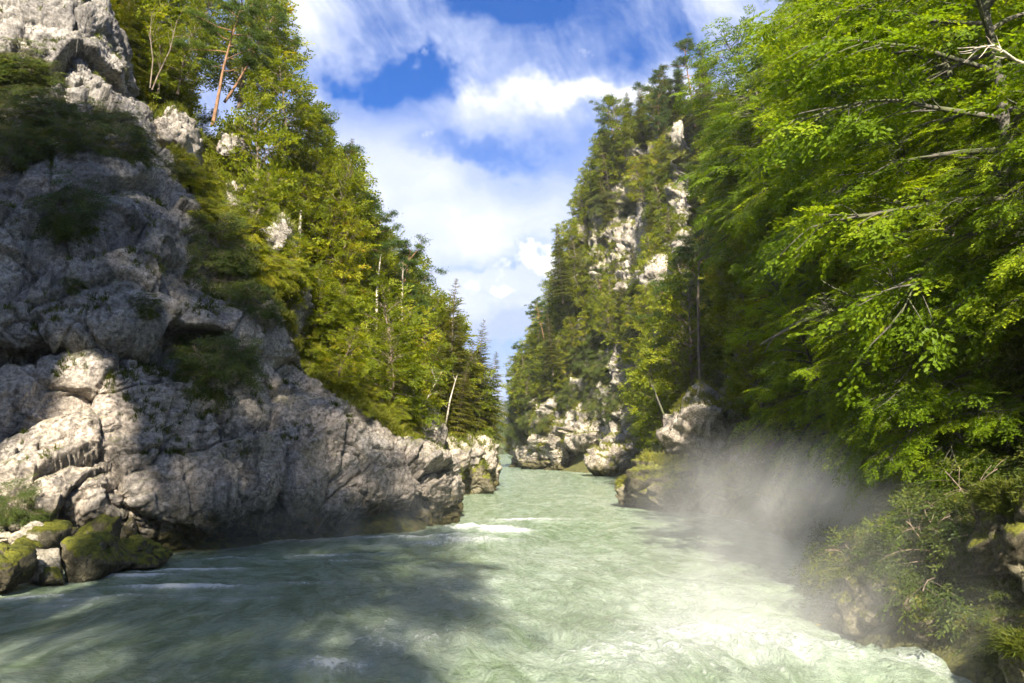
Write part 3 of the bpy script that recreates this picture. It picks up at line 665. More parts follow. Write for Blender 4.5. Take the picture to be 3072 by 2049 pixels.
# ------------------------------------------------------------------ foliage
UP = np.array((0., 0, 1))
def unit(v): v = np.asarray(v, float); return v/(np.linalg.norm(v, axis=-1, keepdims=True)+1e-9)
def leaf_quads(base, d, nrm, L, Wd, fold=.25):
    """diamond leaves: base (n,3), direction, normal, length, width -> (n,4,3)"""
    s = np.cross(nrm, d); s /= np.linalg.norm(s, axis=1)[:, None]+1e-9
    L = np.broadcast_to(np.asarray(L, float), (len(base),))[:, None]; Wd = np.broadcast_to(np.asarray(Wd, float), (len(base),))[:, None]
    mid = base + d*L*.45 + nrm*L*fold*.2
    return np.stack([base, mid + s*Wd*.5, base + d*L, mid - s*Wd*.5], 1)
def spray_template(rs, nt_=7, per=9, leaf=.085, wid=.055, ang=.9, jit=.45):
    """flat fan of leaves on a twig of unit length along +x, z up"""
    B, D, Nn = [], [], []
    tw = [((0, 0, 0), 0., 1.0)]
    for k in range(nt_):
        f = .12 + .8*k/nt_; sd = 1 if k % 2 else -1
        tw.append(((f, 0, 0), sd*ang*rs.uniform(.7, 1.2), .55*(1-.55*f)*rs.uniform(.8, 1.2)))
    for o, a, l in tw:
        dx = np.array((math.cos(a), math.sin(a), 0)); n = max(3, int(per*l/.5))
        for j in range(n):
            q = np.array(o) + dx*l*(.2+.8*j/max(1, n-1)); la = a + (1 if j % 2 else -1)*rs.uniform(.3, .95)
            if j == n-1: la = a
            B.append(q); D.append((math.cos(la), math.sin(la), rs.normal(0, .2)-.12)); Nn.append((rs.normal(0, jit), rs.normal(0, jit), 1))
    B = np.array(B); B[:, 2] += -.16*B[:, 0]**2 - .12*B[:, 1]**2 + rs.normal(0, .015, len(B))
    return leaf_quads(B, unit(D), unit(Nn), leaf*rs.uniform(.75, 1.2, len(B)), wid*rs.uniform(.8, 1.15, len(B)))
class Crown:
    def __init__(s, rs, templates): s.rs = rs; s.T = templates; s.O = []; s.X = []; s.Z = []; s.S = []; s.t = []
    def add(s, o, x, z, sc_, t=None): s.O.append(o); s.X.append(x); s.Z.append(z); s.S.append(sc_); s.t.append(s.rs.rand() if t is None else t)
    def mesh(s, name):
        O, X, Z, S, t = np.array(s.O), unit(s.X), np.array(s.Z, float), np.array(s.S), np.array(s.t)
        Yv = unit(np.cross(Z, X)); Z = np.cross(X, Yv); V = []; tt = []
        k = s.rs.randint(0, len(s.T), len(O))
        for i, T in enumerate(s.T):
            m = np.where(k == i)[0]
            if not len(m): continue
            q = T.reshape(-1, 3)
            P = O[m][:, None] + S[m][:, None, None]*(q[None, :, 0:1]*X[m][:, None] + q[None, :, 1:2]*Yv[m][:, None] + q[None, :, 2:3]*Z[m][:, None])
            V.append(P.reshape(-1, 3))
            lt = np.repeat(s.rs.rand(len(m), len(T)), 4, axis=1)
            tt.append((t[m][:, None]*.6 + lt*.4).ravel())
        V = np.concatenate(V); return mesh_np(name, V, np.arange(len(V)).reshape(-1, 4), False, np.concatenate(tt))
def bend(o, d, L, n, droop, rs, wob=.06):
    """polyline from o along d, sagging by droop"""
    pts = [np.array(o, float)]; d = unit(d)
    for i in range(n):
        d = unit(d + np.array((0, 0, -droop/n)) + rs.normal(0, wob, 3)); pts.append(pts[-1] + d*L/n)
    return np.array(pts)

def broadleaf(seed, H, Rad, base=.25, limbs=30, leaf=.09, spray=1.1, dens=1.0, up0=.15, up1=1.0, droop=.5, tmpl=None, stems=1, trunk_r=None, tilt=.22, name='broadleaf'):
    rs = np.random.RandomState(seed); tb = Tubes()
    T = tmpl or [spray_template(rs, leaf=leaf/spray, wid=leaf*.66/spray) for _ in range(4)]
    cr = Crown(rs, T); tr = trunk_r or H*.016
    for st in range(stems):
        a0 = rs.uniform(0, 6.28); ln = 0 if stems == 1 else rs.uniform(.15, .45)
        path = bend((0, 0, -.4), (math.cos(a0)*ln, math.sin(a0)*ln, 1), H*(1 if st == 0 else rs.uniform(.7, .95)), 10, -.1, rs, .05)
        rad = tr*(1 - .9*np.linspace(0, 1, 11)**.9); rad[0] *= 1.35; tb.add(path, rad/(1 if stems == 1 else 1.5), 7)
        nl = max(4, limbs//stems)
        for i in range(nl):
            u = (i + rs.rand()*.8)/nl; h = base + (1-base)*u*.98
            k = h*10; j = min(int(k), 9); o = path[j] + (path[j+1]-path[j])*(k-j)
            az = i*2.4 + rs.normal(0, .4); prof = (1-u)**.55*(.55+.45*min(1, u*4)) + .1
            L = Rad*prof*rs.uniform(.75, 1.2); el = up0 + (up1-up0)*u + rs.normal(0, .1)
            d = np.array((math.cos(az)*math.cos(el), math.sin(az)*math.cos(el), math.sin(el)))
            lp = bend(o, d, L, 6, droop, rs, .09); tb.add(lp, np.maximum(.012, tr*.42*(1-u*.6)*(1-.85*np.linspace(0, 1, 7))), 5)
            ns = max(3, int(L*2.3*dens))
            for q in range(ns):
                f = .22 + .78*(q+rs.rand()*.6)/ns; kk = min(f, .999)*6; jj = int(kk); so = lp[jj] + (lp[jj+1]-lp[jj])*(kk-jj); ax = unit(lp[jj+1]-lp[jj])
                sd = 1 if q % 2 else -1; side = unit(np.cross(UP, ax))*sd
                sd_ = unit(ax*.75 + side*rs.uniform(.5, 1.0) + UP*rs.normal(.05, .15)); sl = L*.42*(1-f*.55)*rs.uniform(.7, 1.2) + .3
                sp = bend(so, sd_, sl, 3, droop*.5, rs, .08); tb.add(sp, np.maximum(.006, tr*.1*(1-.7*np.linspace(0, 1, 4))), 3)
                nspr = max(1, int(sl/spray*2.4*dens))
                tv = rs.rand()
                for w in range(nspr):
                    g = (w+.6+rs.rand()*.4)/nspr*3; g = min(g, 2.99); gi = int(g); po = sp[gi] + (sp[gi+1]-sp[gi])*(g-gi); dx = unit(sp[gi+1]-sp[gi])
                    dx = unit(dx + unit(np.cross(UP, dx))*(1 if w % 2 else -1)*rs.uniform(.1, .9) + UP*rs.normal(-.12 if tilt < .3 else .05, tilt*.9))
                    cr.add(po, dx, unit(UP + rs.normal(0, tilt, 3)), spray*rs.uniform(.65, 1.15), np.clip(tv + rs.normal(0, .15), 0, 1))
    return tb.mesh(name+'_trunk'), cr.mesh(name+'_crown')
def frond_template(rs, n=26, ln=.30, wd=.05):
    B, D, Nn = [], [], []
    for k in range(n):
        f = .08 + .92*k/n; sd = 1 if k % 2 else -1; a = sd*rs.uniform(.45, .95)
        for m in range(2):
            B.append((f, sd*m*ln*.55, -.05*m)); D.append((math.cos(a), math.sin(a), rs.normal(-.25, .12))); Nn.append((rs.normal(0, .5), rs.normal(0, .5), 1))
    for k in range(6): B.append((.9, 0, 0)); D.append((1, rs.normal(0, .3), rs.normal(0, .2))); Nn.append((0, rs.normal(0, .4), 1))
    B = np.array(B, float); B[:, 2] += .10*B[:, 0] - .30*B[:, 0]**2
    f = np.clip(1.15 - B[:, 0], .25, 1)
    return leaf_quads(B, unit(D), unit(Nn), ln*f*rs.uniform(.7, 1.2, len(B)), wd, .1)
def spruce(seed, H, Rad, base=.12, name='spruce', gap=.42, lean=.0):
    rs = np.random.RandomState(seed); tb = Tubes(); T = [frond_template(rs) for _ in range(4)]; cr = Crown(rs, T)
    path = bend((0, 0, -.4), (lean, 0, 1), H, 10, -.05, rs, .012); tb.add(path, H*.011*(1.02-np.linspace(0, 1, 11)), 7)
    z = H*base; i = 0
    while z < H*.985:
        u = (z/H-base)/(1-base); n = 6 if u < .8 else 4; k = z/H*10; j = min(int(k), 9); o = path[j] + (path[j+1]-path[j])*(k-j)
        for a in range(n):
            az = a*6.283/n + i*.9 + rs.normal(0, .25); L = Rad*((1-u)**.8*.95+.05)*rs.uniform(.6, 1.15); el = -.12 + .75*u + rs.normal(0, .12)
            if rs.rand() < .12: continue
            d = np.array((math.cos(az)*math.cos(el), math.sin(az)*math.cos(el), math.sin(el)))
            cr.add(o, d, UP, L); tb.add(np.array([o, o+d*L*.5, o+d*L*.85-UP*L*.1]), [.02+.01*L, .012+.004*L, .006], 3)
            if L > 1.4:
                s_ = unit(np.cross(UP, d))
                for sg in (-1, 1): cr.add(o+d*L*.35, unit(d+s_*sg*.8-UP*.1), UP, L*.55)
        z += gap*(1.1-.5*u)*rs.uniform(.8, 1.2); i += 1
    return tb.mesh(name+'_trunk'), cr.mesh(name+'_crown')
def clump_template(rs, n=110, ln=.34, wd=.035):
    d = unit(rs.normal(size=(n, 3))*np.array((1, 1, .6)) + np.array((0, 0, .55)))
    B = rs.normal(size=(n, 3))*np.array((.34, .34, .13))
    return leaf_quads(B, d, unit(rs.normal(size=(n, 3))), ln*rs.uniform(.6, 1.1, n), wd*1.6, .05)
def pine(seed, H, Rad, base=.5, limbs=16, name='pine', lean=.08, clump=.9):
    rs = np.random.RandomState(seed); tb = Tubes(); T = [clump_template(rs) for _ in range(4)]; cr = Crown(rs, T)
    path = bend((0, 0, -.4), (lean, 0, 1), H, 10, -.05, rs, .035); tb.add(path, H*.012*(1.05-.85*np.linspace(0, 1, 11)), 8)
    for i in range(limbs):
        u = (i+rs.rand())/limbs; h = base+(1-base)*u; k = min(h, .999)*10; j = int(k); o = path[j]+(path[j+1]-path[j])*(k-j)
        az = i*2.4+rs.normal(0, .3); L = Rad*(.35+.75*math.sin(math.pi*min(1, .25+.7*u)))*rs.uniform(.6, 1.15); el = -.05+.9*u**1.5+rs.normal(0, .12)
        d = np.array((math.cos(az)*math.cos(el), math.sin(az)*math.cos(el), math.sin(el)))
        lp = bend(o, d, L, 5, -.25, rs, .14); tb.add(lp, np.maximum(.015, H*.005*(1-.85*np.linspace(0, 1, 6))), 5)
        for q in range(int(3+L*1.6)):
            f = rs.uniform(.4, 1)*5; jj = min(int(f), 4); so = lp[jj]+(lp[jj+1]-lp[jj])*(f-jj); side = unit(np.cross(UP, unit(lp[jj+1]-lp[jj])))*rs.choice((-1, 1))
            e = so+(side*rs.uniform(.1, .9)+d*rs.uniform(0, .5)+UP*rs.uniform(0, .25))*L*.33; tb.add(np.array([so, (so+e)/2+UP*.03, e]), [.018, .012, .008], 3)
            for w in range(2): cr.add(e+rs.normal(0, .18, 3)*np.array((1, 1, .4)), (math.cos(q+w), math.sin(q+w), 0), unit(UP+rs.normal(0, .25, 3)), clump*rs.uniform(.6, 1.1))
    return tb.mesh(name+'_trunk'), cr.mesh(name+'_crown')

# prototypes (mesh data shared by all copies)
rs0 = np.random.RandomState(1)
coarse = [spray_template(rs0, 5, 5, .20, .145, jit=.6) for _ in range(4)]
PR = {}
PR['beech'] = [(broadleaf(11+i, 17, 6.6, (.14, .14, .36)[i], 50, .16, 1.35, 1.05, -.05, 1.0, .55, name='beech'), 'bark_beech', 'beech') for i in range(3)]
PR['decid'] = [(broadleaf(21+i, 12, 3.3, .14, 36, .2, 1.25, 1.15, .35, 1.15, .3, tmpl=coarse, tilt=.65, name='broadleaf'), 'bark_spruce', 'decid') for i in range(4)]
PR['pale'] = [(broadleaf(31+i, 7, 2.2, .12, 22, .2, .9, .9, .5, 1.2, .2, tmpl=coarse, stems=3, name='pale'), 'bark_dead', 'pale') for i in range(2)]
PR['far'] = [(broadleaf(41, 12, 5.0, .05, 26, .3, 1.8, .6, .1, 1.0, .3, tmpl=coarse, name='far'), 'bark_spruce', 'far')]
PR['spruce'] = [(spruce(51+i, 15, 2.7 + .3*i), 'bark_spruce', 'spruce') for i in range(3)]
PR['pine'] = [(pine(61+i, 15, 3.4, .42+.06*i), 'bark_pine', 'pine') for i in range(3)]
PR['shrub'] = [(broadleaf(71+i, 2.2, 1.5, .05, 26, .12, .62, 1.9, .0, 1.2, .9, tmpl=[spray_template(rs0, 5, 6, .17, .075, jit=.5) for _ in range(3)], stems=3, trunk_r=.035, name='shrub'), 'bark_spruce', 'shrub') for i in range(3)]
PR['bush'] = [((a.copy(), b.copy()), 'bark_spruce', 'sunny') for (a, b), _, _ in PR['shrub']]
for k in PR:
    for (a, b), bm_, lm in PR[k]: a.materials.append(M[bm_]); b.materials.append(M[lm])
PH = {'beech': 17, 'decid': 12, 'pale': 7, 'far': 12, 'spruce': 15, 'pine': 15, 'shrub': 2.2, 'bush': 2.2}
KN = {'beech': 'beech_tree', 'decid': 'broadleaf_tree', 'pale': 'young_tree', 'far': 'far_tree', 'spruce': 'spruce_tree', 'pine': 'pine_tree', 'shrub': 'shrub', 'bush': 'bush'}
def plant(kind, loc, h, label, group=None, rot=0.0, lean=(0, 0), v=0, wide=1.0, cat=None, name=None):
    (a, b), bm_, lm = PR[kind][v % len(PR[kind])]
    e = bpy.data.objects.new(name or KN[kind], None); col.objects.link(e); e.empty_display_size = .3
    s = h/PH[kind]; e.location = loc; e.scale = (s*wide, s*wide, s)
    e.rotation_euler = (Matrix.Rotation(lean[0], 3, 'Y') @ Matrix.Rotation(lean[1], 3, 'X') @ Matrix.Rotation(rot, 3, 'Z')).to_euler()
    link('trunk' if kind not in ('shrub', 'bush') else 'stem', a, None, e); link('crown' if kind not in ('shrub', 'bush') else 'foliage', b, None, e)
    tag(e, label, cat or (kind if kind in ('shrub', 'bush') else 'tree'), group); return e

rng = random.Random(12)
def inpoly(px, py, poly):
    c = False; n = len(poly)
    for i in range(n):
        x0, y0 = poly[i]; x1, y1 = poly[i-1]
        if (y0 > py) != (y1 > py) and px < (x1-x0)*(py-y0)/(y1-y0)+x0: c = not c
    return c
GRASSZONE = [(118, 60), (190, 110), (235, 118), (275, 190), (300, 255), (330, 300), (360, 345), (400, 395), (420, 440), (380, 420), (300, 370), (250, 250), (160, 170)]
def scatter(n, y0, y1, d0, d1, side, gap, skip=None, seed=0):
    r = random.Random(seed); pts = []; tries = 0
    while len(pts) < n and tries < n*60:
        tries += 1; y = r.uniform(y0, y1); d = r.uniform(d0, d1)
        x = float((xL(y)-d) if side == 'L' else (xR(y)+d))
        if any((x-a)**2+(y-b)**2 < gap*gap for a, b, _ in pts): continue
        z = float((hL(y, d) if side == 'L' else hR(y, d))[0])
        px, py = project(x, y, z)
        if px < -120 or px > 1150: continue
        if skip and skip(float(px), float(py), y, d): continue
        pts.append((x, y, z))
    return pts
# --- wood on the left slope
def mixkind(r, w):
    t = r.random()*sum(w.values())
    for k, v in w.items():
        t -= v
        if t <= 0: return k
    return k
GRP = {'L': 'wood on the left slope', 'R': 'trees on the right wall of the gorge'}
r = random.Random(5)
def zl(side, k, x, y, z, h):
    px, py = [float(v) for v in project(x, y, z+h*.6)]
    if side == 'L':
        a = 'by the tall pine' if px < 255 else 'behind the dead white trunk' if px < 345 else 'above the cliff nose' if px < 425 else 'on the far left headland'
        b = 'high' if py < 330-(500-px)*.85 else 'low'
        n = {'decid': 'leafy yellow green broadleaf tree', 'spruce': 'dark slender spruce', 'pine': 'open crowned pine'}[k]
        return f'{n} {b} in the left wood {a}'
    a = 'at its far end' if px < 575 else 'around the pale slabs' if px < 650 else 'above the rock pinnacle' if px < 760 else 'behind the overhanging beeches'
    b = 'skyline' if py < 230 else 'middle' if py < 340 else 'foot'
    n = {'decid': 'leafy broadleaf tree', 'spruce': 'dark spruce', 'pine': 'orange stemmed pine', 'beech': 'broad beech'}[k]
    return f'{n} near the {b} of the right gorge wall {a}'
for x, y, z in scatter(180, 48, 92, 1.5, 26, 'L', 1.65, lambda px, py, y, d: inpoly(px, py, GRASSZONE) or (d < 3.0 and y < 72), 3):
    k = mixkind(r, {'decid': 7, 'spruce': 3.2, 'pine': .5})
    h = r.uniform(8.5, 12.5)*(1.08 if k != 'decid' else .95)
    plant(k, (x, y, z-.3), h, zl('L', k, x, y, z, h), GRP['L'], r.uniform(0, 6.28), (r.uniform(0, .10), r.uniform(-.04, .04)), r.randrange(4), r.uniform(.85, 1.15))
for x, y, z in scatter(60, 49, 64, 9, 28, 'L', 1.8, lambda px, py, y, d: inpoly(px, py, GRASSZONE), 77):
    k = mixkind(r, {'decid': 6, 'spruce': 2, 'pine': .6})
    plant(k, (x, y, z-.3), r.uniform(7.5, 11), zl('L', k, x, y, z, 9), GRP['L'], r.uniform(0, 6.28), (r.uniform(0, .12), r.uniform(-.04, .04)), r.randrange(4), r.uniform(.9, 1.2))
# --- trees rooted in the right rock wall
rs = np.random.RandomState(41)
def wall_pts(n, gap, i0=.30, i1=.98):
    out = []
    while len(out) < n:
        i, j = int(rs.uniform(i0, i1)*329), int(rs.uniform(.08, .98)*299); p = CRP[i, j]; a, b = project(*p)
        if rskip2(float(a), float(b)) and rs.rand() < .8: continue
        if any(((p-o)**2).sum() < gap*gap for o in out): gap *= .999; continue
        out.append(p)
    return out
def rskip2(px, py): return any(x0 < px < x1 and y0+6 < py < y1+10 for x0, y0, x1, y1 in ((586, 226, 612, 292), (612, 190, 652, 262), (612, 250, 636, 318), (552, 405, 645, 460), (534, 400, 562, 472), (556, 330, 572, 380)))
for p in wall_pts(112, 2.4, .42):
    k = mixkind(r, {'decid': 8, 'spruce': 1.6, 'pine': 1.8})
    plant(k, (p[0], p[1]+.3, p[2]-.3), r.uniform(6.5, 12), zl('R', k, *p, 9), GRP['R'], r.uniform(0, 6.28), (r.uniform(-.22, -.02), r.uniform(.0, .12)), r.randrange(4), r.uniform(.85, 1.15))
for p in wall_pts(100, 1.2, .36):
    plant('shrub', tuple(p), r.uniform(1.5, 3.6), 'low shrub on the rocks of the right wall', 'shrubs on the right wall', r.uniform(0, 6), (-.3, .4), r.randrange(3), r.uniform(1, 1.5))
# --- wood on the right wall
def rskip(px, py, y, d):
    return any(x0-3 < px < x1+3 and y0 < py < y1+16 for x0, y0, x1, y1 in ((586, 226, 612, 292), (612, 190, 652, 262), (612, 250, 636, 318), (645, 262, 680, 306), (560, 300, 580, 350), (552, 385, 645, 480), (534, 385, 562, 472)))
for x, y, z in scatter(70, 118, 156, 5, 26, 'R', 2.2, rskip, 8):
    k = mixkind(r, {'decid': 4, 'spruce': 3, 'pine': 4})
    plant(k, (x, y, z-.3), r.uniform(11, 17), zl('R', k, x, y, z, 12), GRP['R'], r.uniform(0, 6.28), (r.uniform(-.16, -.02), r.uniform(-.04, .04)), r.randrange(4), r.uniform(.8, 1.1))
for x, y, z in scatter(80, 62, 112, 1.5, 34, 'R', 2.8, lambda px, py, y, d: rskip(px, py, y, d) or (y < 70 and px < 740), 9):
    k = mixkind(r, {'decid': 7, 'spruce': 1.5, 'pine': 2})
    plant(k, (x, y, z-.3), r.uniform(9, 16), zl('R', k, x, y, z, 12), GRP['R'], r.uniform(0, 6.28), (r.uniform(-.18, -.02), r.uniform(-.04, .04)), r.randrange(4), r.uniform(.85, 1.15))
for x, y, z in scatter(24, 34, 62, 11, 40, 'R', 4.0, None, 10):
    plant('beech', (x, y, z-.4), r.uniform(12, 19), zl('R', 'beech', x, y, z, 14), GRP['R'], r.uniform(0, 6.28), (r.uniform(-.25, -.05), r.uniform(-.05, .05)), r.randrange(3))
# --- the beeches hanging over the river at the right
for i, (x, y, h, lx, ly, rot, v, w, lab) in enumerate((
    (14.2, 19.5, 19, -.12, .0, .4, 0, .82, 'big dark trunked beech nearest the right picture edge'),
    (19.0, 26.5, 19, -.14, .0, 2.1, 1, .85, 'tall beech reaching over the river behind the dark trunked one'),
    (21.0, 34.0, 17, -.20, .02, 4.0, 2, .9, 'beech leaning far over the water above the mist'),
    (23.5, 42.0, 20, -.14, .0, 5.2, 2, .85, 'tall beech whose crown cuts the sky at the upper right'),
    (21.5, 30.0, 21, -.16, .0, 1.2, 2, .9, 'high beech standing upslope of the dark trunked one'),
    (25.0, 39.0, 22, -.12, .0, 3.3, 1, 1.0, 'highest beech at the top of the right slope'),
    (23.0, 50.0, 15, -.15, .0, .9, 2, .9, 'beech overhanging the bank right of the rock pinnacle'),
    (16.4, 23.0, 9.5, -.32, .0, 2.7, 1, 1.2, 'low beech drooping to the mossy bank beneath the dark trunk'),
    (14.4, 15.5, 8.0, -.25, .1, 3.9, 0, 1.0, 'small beech drooping in front of the brown rock wall'),
    (17.5, 28.5, 8.5, -.35, .0, 5.0, 0, 1.1, 'young beech hanging low beside the mist'),
    (12.2, 19.2, 6.5, -.45, .0, 1.0, 1, 1.0, 'small beech spreading over the near right bank'),
    (13.4, 22.5, 7.0, -.40, .0, 3.0, 0, 1.0, 'small beech behind the near right bank rock'),
    (14.0, 17.0, 6.0, -.35, .1, 5.5, 2, 1.1, 'lowest small beech by the right picture edge'),
    (17.2, 37.0, 12.0, -.16, .0, 2.2, 0, .85, 'sunlit beech hanging over the water just right of the pinnacle bank'),
    (19.5, 44.5, 12.0, -.12, .0, 4.4, 1, .85, 'beech on the slope above the misty bank'))):
    d = x - float(xR(y)); z = float(hR(y, d)[0])
    plant('beech', (x, y, z-.5), h, lab, 'beeches overhanging the river', rot, (lx, ly), v, w)
# --- the far bank at the end of the river
for i in range(34):
    t = r.random(); y = r.uniform(300, 420); x = r.uniform(-45, 60)
    if float(xL(y))-2 < x < float(xR(y))+2: x = float(xR(y)) + r.uniform(2, 30)
    plant('far', (x, y, .5), r.uniform(9, 26) if abs(x) > 9 else r.uniform(8, 16), 'hazy tree at the far bend where the gorge opens', 'trees at the far bend', r.uniform(0, 6.28), (0, 0), 0, r.uniform(.8, 1.2))
for i in range(18):
    y = 165 + i*9 + r.uniform(-3, 3); x = float(xR(y)) + r.uniform(.5, 10); z = float(hR(y, x-float(xR(y)))[0])
    plant('far', (x, y, z-.3), r.uniform(9, 17), 'soft green tree lining the right bank beyond the rock wall', 'trees beyond the right wall', r.uniform(0, 6.28), (-.08, 0), 0, r.uniform(.8, 1.1))
for i in range(9):
    y = 185 + i*10; x = float(xR(y)) + r.uniform(.3, 3); z = float(hR(y, x-float(xR(y)))[0])
    plant('far', (x, y, z-.3), r.uniform(15, 21), 'tall soft green tree at the water beyond the rock wall, closing the gap', 'tall trees closing the gap', r.uniform(0, 6.28), (-.05, 0), 0, r.uniform(.7, .9))
for i in range(26):
    y = r.uniform(440, 515); x = r.uniform(-32, 40); dl, dr = float(xL(y))-x, x-float(xR(y))
    if dl < 1 and dr < 1: x = float(xL(y)) - r.uniform(1, 12); dl, dr = float(xL(y))-x, -9
    z = float(hL(y, dl)[0]) if dl > 0 else float(hR(y, dr)[0])
    plant('far', (x, y, z-.5), r.uniform(15, 24), 'grey green tree on the rise that closes the far valley', 'trees closing the far valley', r.uniform(0, 6.28), (0, 0), 0, r.uniform(.8, 1.2))
for i in range(8):
    y = 425 + r.uniform(0, 20); x = -14 + i*3.6
    plant('far', (x, y, .2), r.uniform(7, 11), 'rounded grey green willow closing the far end of the river', 'willows at the far end of the river', r.uniform(0, 6.28), (0, 0), 0, 1.3)
for j, (x, y, z, h, w) in enumerate(((-22.5, -17, 48, 19, .75), (-18, -17, 49.5, 19, .75), (-14, -17, 48.5, 15, .7), (-8.8, -17, 24, 30, .36), (-6.0, -17, 18, 33, .36), (-3.4, -17, 13, 34, .34), (-7.2, -20, 22, 33, .34))):  # unseen beeches added to cast broken shade on the left cliff
    plant('beech', (x, y, z-.8), h, 'tall beech added behind the viewer to dapple the left cliff', 'beeches added for shade behind the viewer', j*1.9, (0, 0), (0, 1, 0, 2, 2, 2, 2)[j], w)
# --- single trees of the left slope
for j, (x, y, dp, h, lab) in enumerate(((283, 165, 57, 8.5, 'broadleaf tree on the skyline right of the bare pine trunk'), (240, 105, 60, 10, 'broadleaf tree behind the bare pine trunk'), (262, 110, 61, 10, 'broadleaf tree high behind the skyline right of the pine'), (310, 195, 60, 8.5, 'broadleaf tree on the skyline above the dead white trunk'))):
    p = W(x, y, dp); plant('decid', (p.x, p.y, p.z), h, lab, None, j*1.4, (.06, 0), j, 1.2)
p = W(213, 122, 48); plant('pine', (p.x, p.y, p.z), 9.2, 'tall pine with bare reddish trunk standing on the left slope', None, .3, (.10, 0), 0, 1.15)
p = W(226, 100, 49); plant('pine', (p.x, p.y, p.z), 7.6, 'crooked pine stretching its crown into the sky at top left', None, 2.3, (.55, 0), 1, 1.1)
for j, (x, y, dp, h, v) in enumerate(((158, 92, 51, 5, 0), (178, 92, 52, 6, 1), (192, 90, 54, 8, 0), (158, 60, 55, 8, 1), (175, 50, 56, 9, 2))):
    p = W(x, y, dp); plant('decid', (p.x, p.y, p.z), h, 'leafy tree crowding the top of the gully beside the cliff tower', 'trees at the top of the left gully', j*1.7, (.08, 0), j)
for j, (x, y, dp, h) in enumerate(((372, 392, 52, 5.5), (392, 405, 54, 6), (408, 425, 56, 5.5), (350, 378, 52, 4.5), (418, 445, 58, 4.5))):
    p = W(x, y, dp); plant('pale', (p.x, p.y, p.z-.3), h, 'pale young tree in the row above the cliff nose', 'young trees above the cliff nose', j*2.1, (.05, 0), j)
for j, (x, y, dp, h, lab) in enumerate(((445, 430, 72, 16, 'spruce with a ragged top rising above the far left headland'), (470, 438, 76, 13, 'drooping spruce at the outer edge of the far left headland'), (485, 440, 78, 10, 'lowest spruce at the tip of the far left headland'), (455, 440, 70, 8, 'bushy spruce in front on the far left headland'), (425, 425, 66, 9, 'spruce beside the pale pointed spire'))):
    p = W(x, y, dp); plant('spruce', (p.x, p.y, p.z-.3), h, lab, None, j*1.3, (.06+.03*j, 0), j, 1.15)
for j, (x, y, dp, h, lab) in enumerate(((553, 372, 133, 12, 'spruce standing out against the sky low on the right wall'), (540, 420, 142, 11, 'lowest spruce at the foot of the far right wall'), (563, 300, 130, 14, 'leaning spruce on the skyline of the right wall'), (690, 420, 64, 6, 'slim young spruce left of the rock pinnacle'))):
    p = W(x, y, dp); plant('spruce', (p.x, p.y, p.z-.3), h, lab, None, j*1.3, (-.08, 0), j, 1.0)

for j, (x, y, dp, h) in enumerate(((606, 178, 133, 14), (618, 168, 131, 15), (630, 158, 130, 14), (644, 152, 128, 15), (657, 142, 126, 14), (670, 134, 123, 15), (683, 128, 121, 14), (695, 122, 118, 15), (704, 126, 112, 14))):
    p = W(x, y, dp); k = 'spruce' if j % 3 != 1 else 'pine'
    plant(k, (p.x, p.y, p.z-1.0), h, f"dark pointed {k} in the row along the top edge of the right wall", 'conifers along the top of the right wall', j*1.3, (-.04, 0), j, 1.1)
def bare(name, label, pts, rad, cat, subs=0, seed=0, mat='bark_dead'):
    rs = np.random.RandomState(seed); tb = Tubes(); P = np.array(pts, float); tb.add(P, rad, 7)
    L = np.linalg.norm(P[-1]-P[0])
    for i in range(subs):
        f = rs.uniform(.35, .97)*(len(P)-1); j = min(int(f), len(P)-2); o = P[j]+(P[j+1]-P[j])*(f-j)
        d = unit(P[j+1]-P[j])+rs.normal(0, .6, 3); bp = bend(o, d, L*rs.uniform(.12, .3), 4, -.1, rs, .12); tb.add(bp, np.maximum(.006, rad[0]*.35*(1-.8*np.linspace(0, 1, 5))), 4)
    o = link(name, tb.mesh(name), M[mat]); return tag(o, label, cat)
q = lambda *a: tuple(W(*a))
bare('dead_tree', 'white dead tree trunk without branches on the left slope', [q(298, 268, 50), q(299, 240, 50), q(301, 210, 50)], [.16, .13, .07], 'tree')
bare('bare_sapling', 'bare pale sapling with forked twigs beside the cliff tower', [q(152, 90, 46.5), q(158, 75, 46.6), q(170, 50, 46.8), q(177, 20, 47)], [.055, .045, .03, .012], 'tree', 12, 3, 'bark_spruce')
bare('bare_sapling', 'second thin bare sapling leaning left beside the cliff tower', [q(150, 88, 46.5), q(153, 60, 46.5), q(150, 35, 46.5), q(152, 12, 46.5)], [.045, .04, .028, .01], 'tree', 10, 4, 'bark_spruce')
bare('bare_tree', 'thin pale trunk standing in front of the dark wood on the left slope', [q(376, 330, 60), q(377, 290, 60), q(380, 262, 60)], [.12, .10, .05], 'tree', 4, 5)
bare('bare_tree', 'straight thin trunk among the spruces above the cliff nose', [q(402, 340, 64), q(402, 300, 64), q(403, 265, 64)], [.12, .10, .05], 'tree', 3, 6)
bare('bare_branch', 'bare dry branch reaching in from the upper right picture edge', [q(1040, 70, 16), q(1015, 60, 15.8), q(995, 45, 15.6), q(975, 48, 15.4)], [.05, .035, .022, .01], 'branch', 16, 7)
bare('bare_tree', 'leaning bare stem in front of the far left headland spruces', [q(443, 440, 68), q(450, 400, 68), q(457, 375, 68)], [.09, .07, .03], 'tree', 3, 8)
bare('bare_tree', 'tall straight stem in the trees left of the rock pinnacle', [q(700, 395, 66), q(699, 350, 66), q(698, 300, 66), q(699, 250, 66)], [.16, .14, .12, .06], 'tree', 5, 9, 'bark_spruce')
bare('bare_tree', 'dark crooked stem bending beside the rock pinnacle', [q(668, 440, 60), q(664, 415, 60), q(656, 395, 60), q(652, 385, 60)], [.10, .09, .07, .04], 'tree', 4, 10, 'bark_beech')
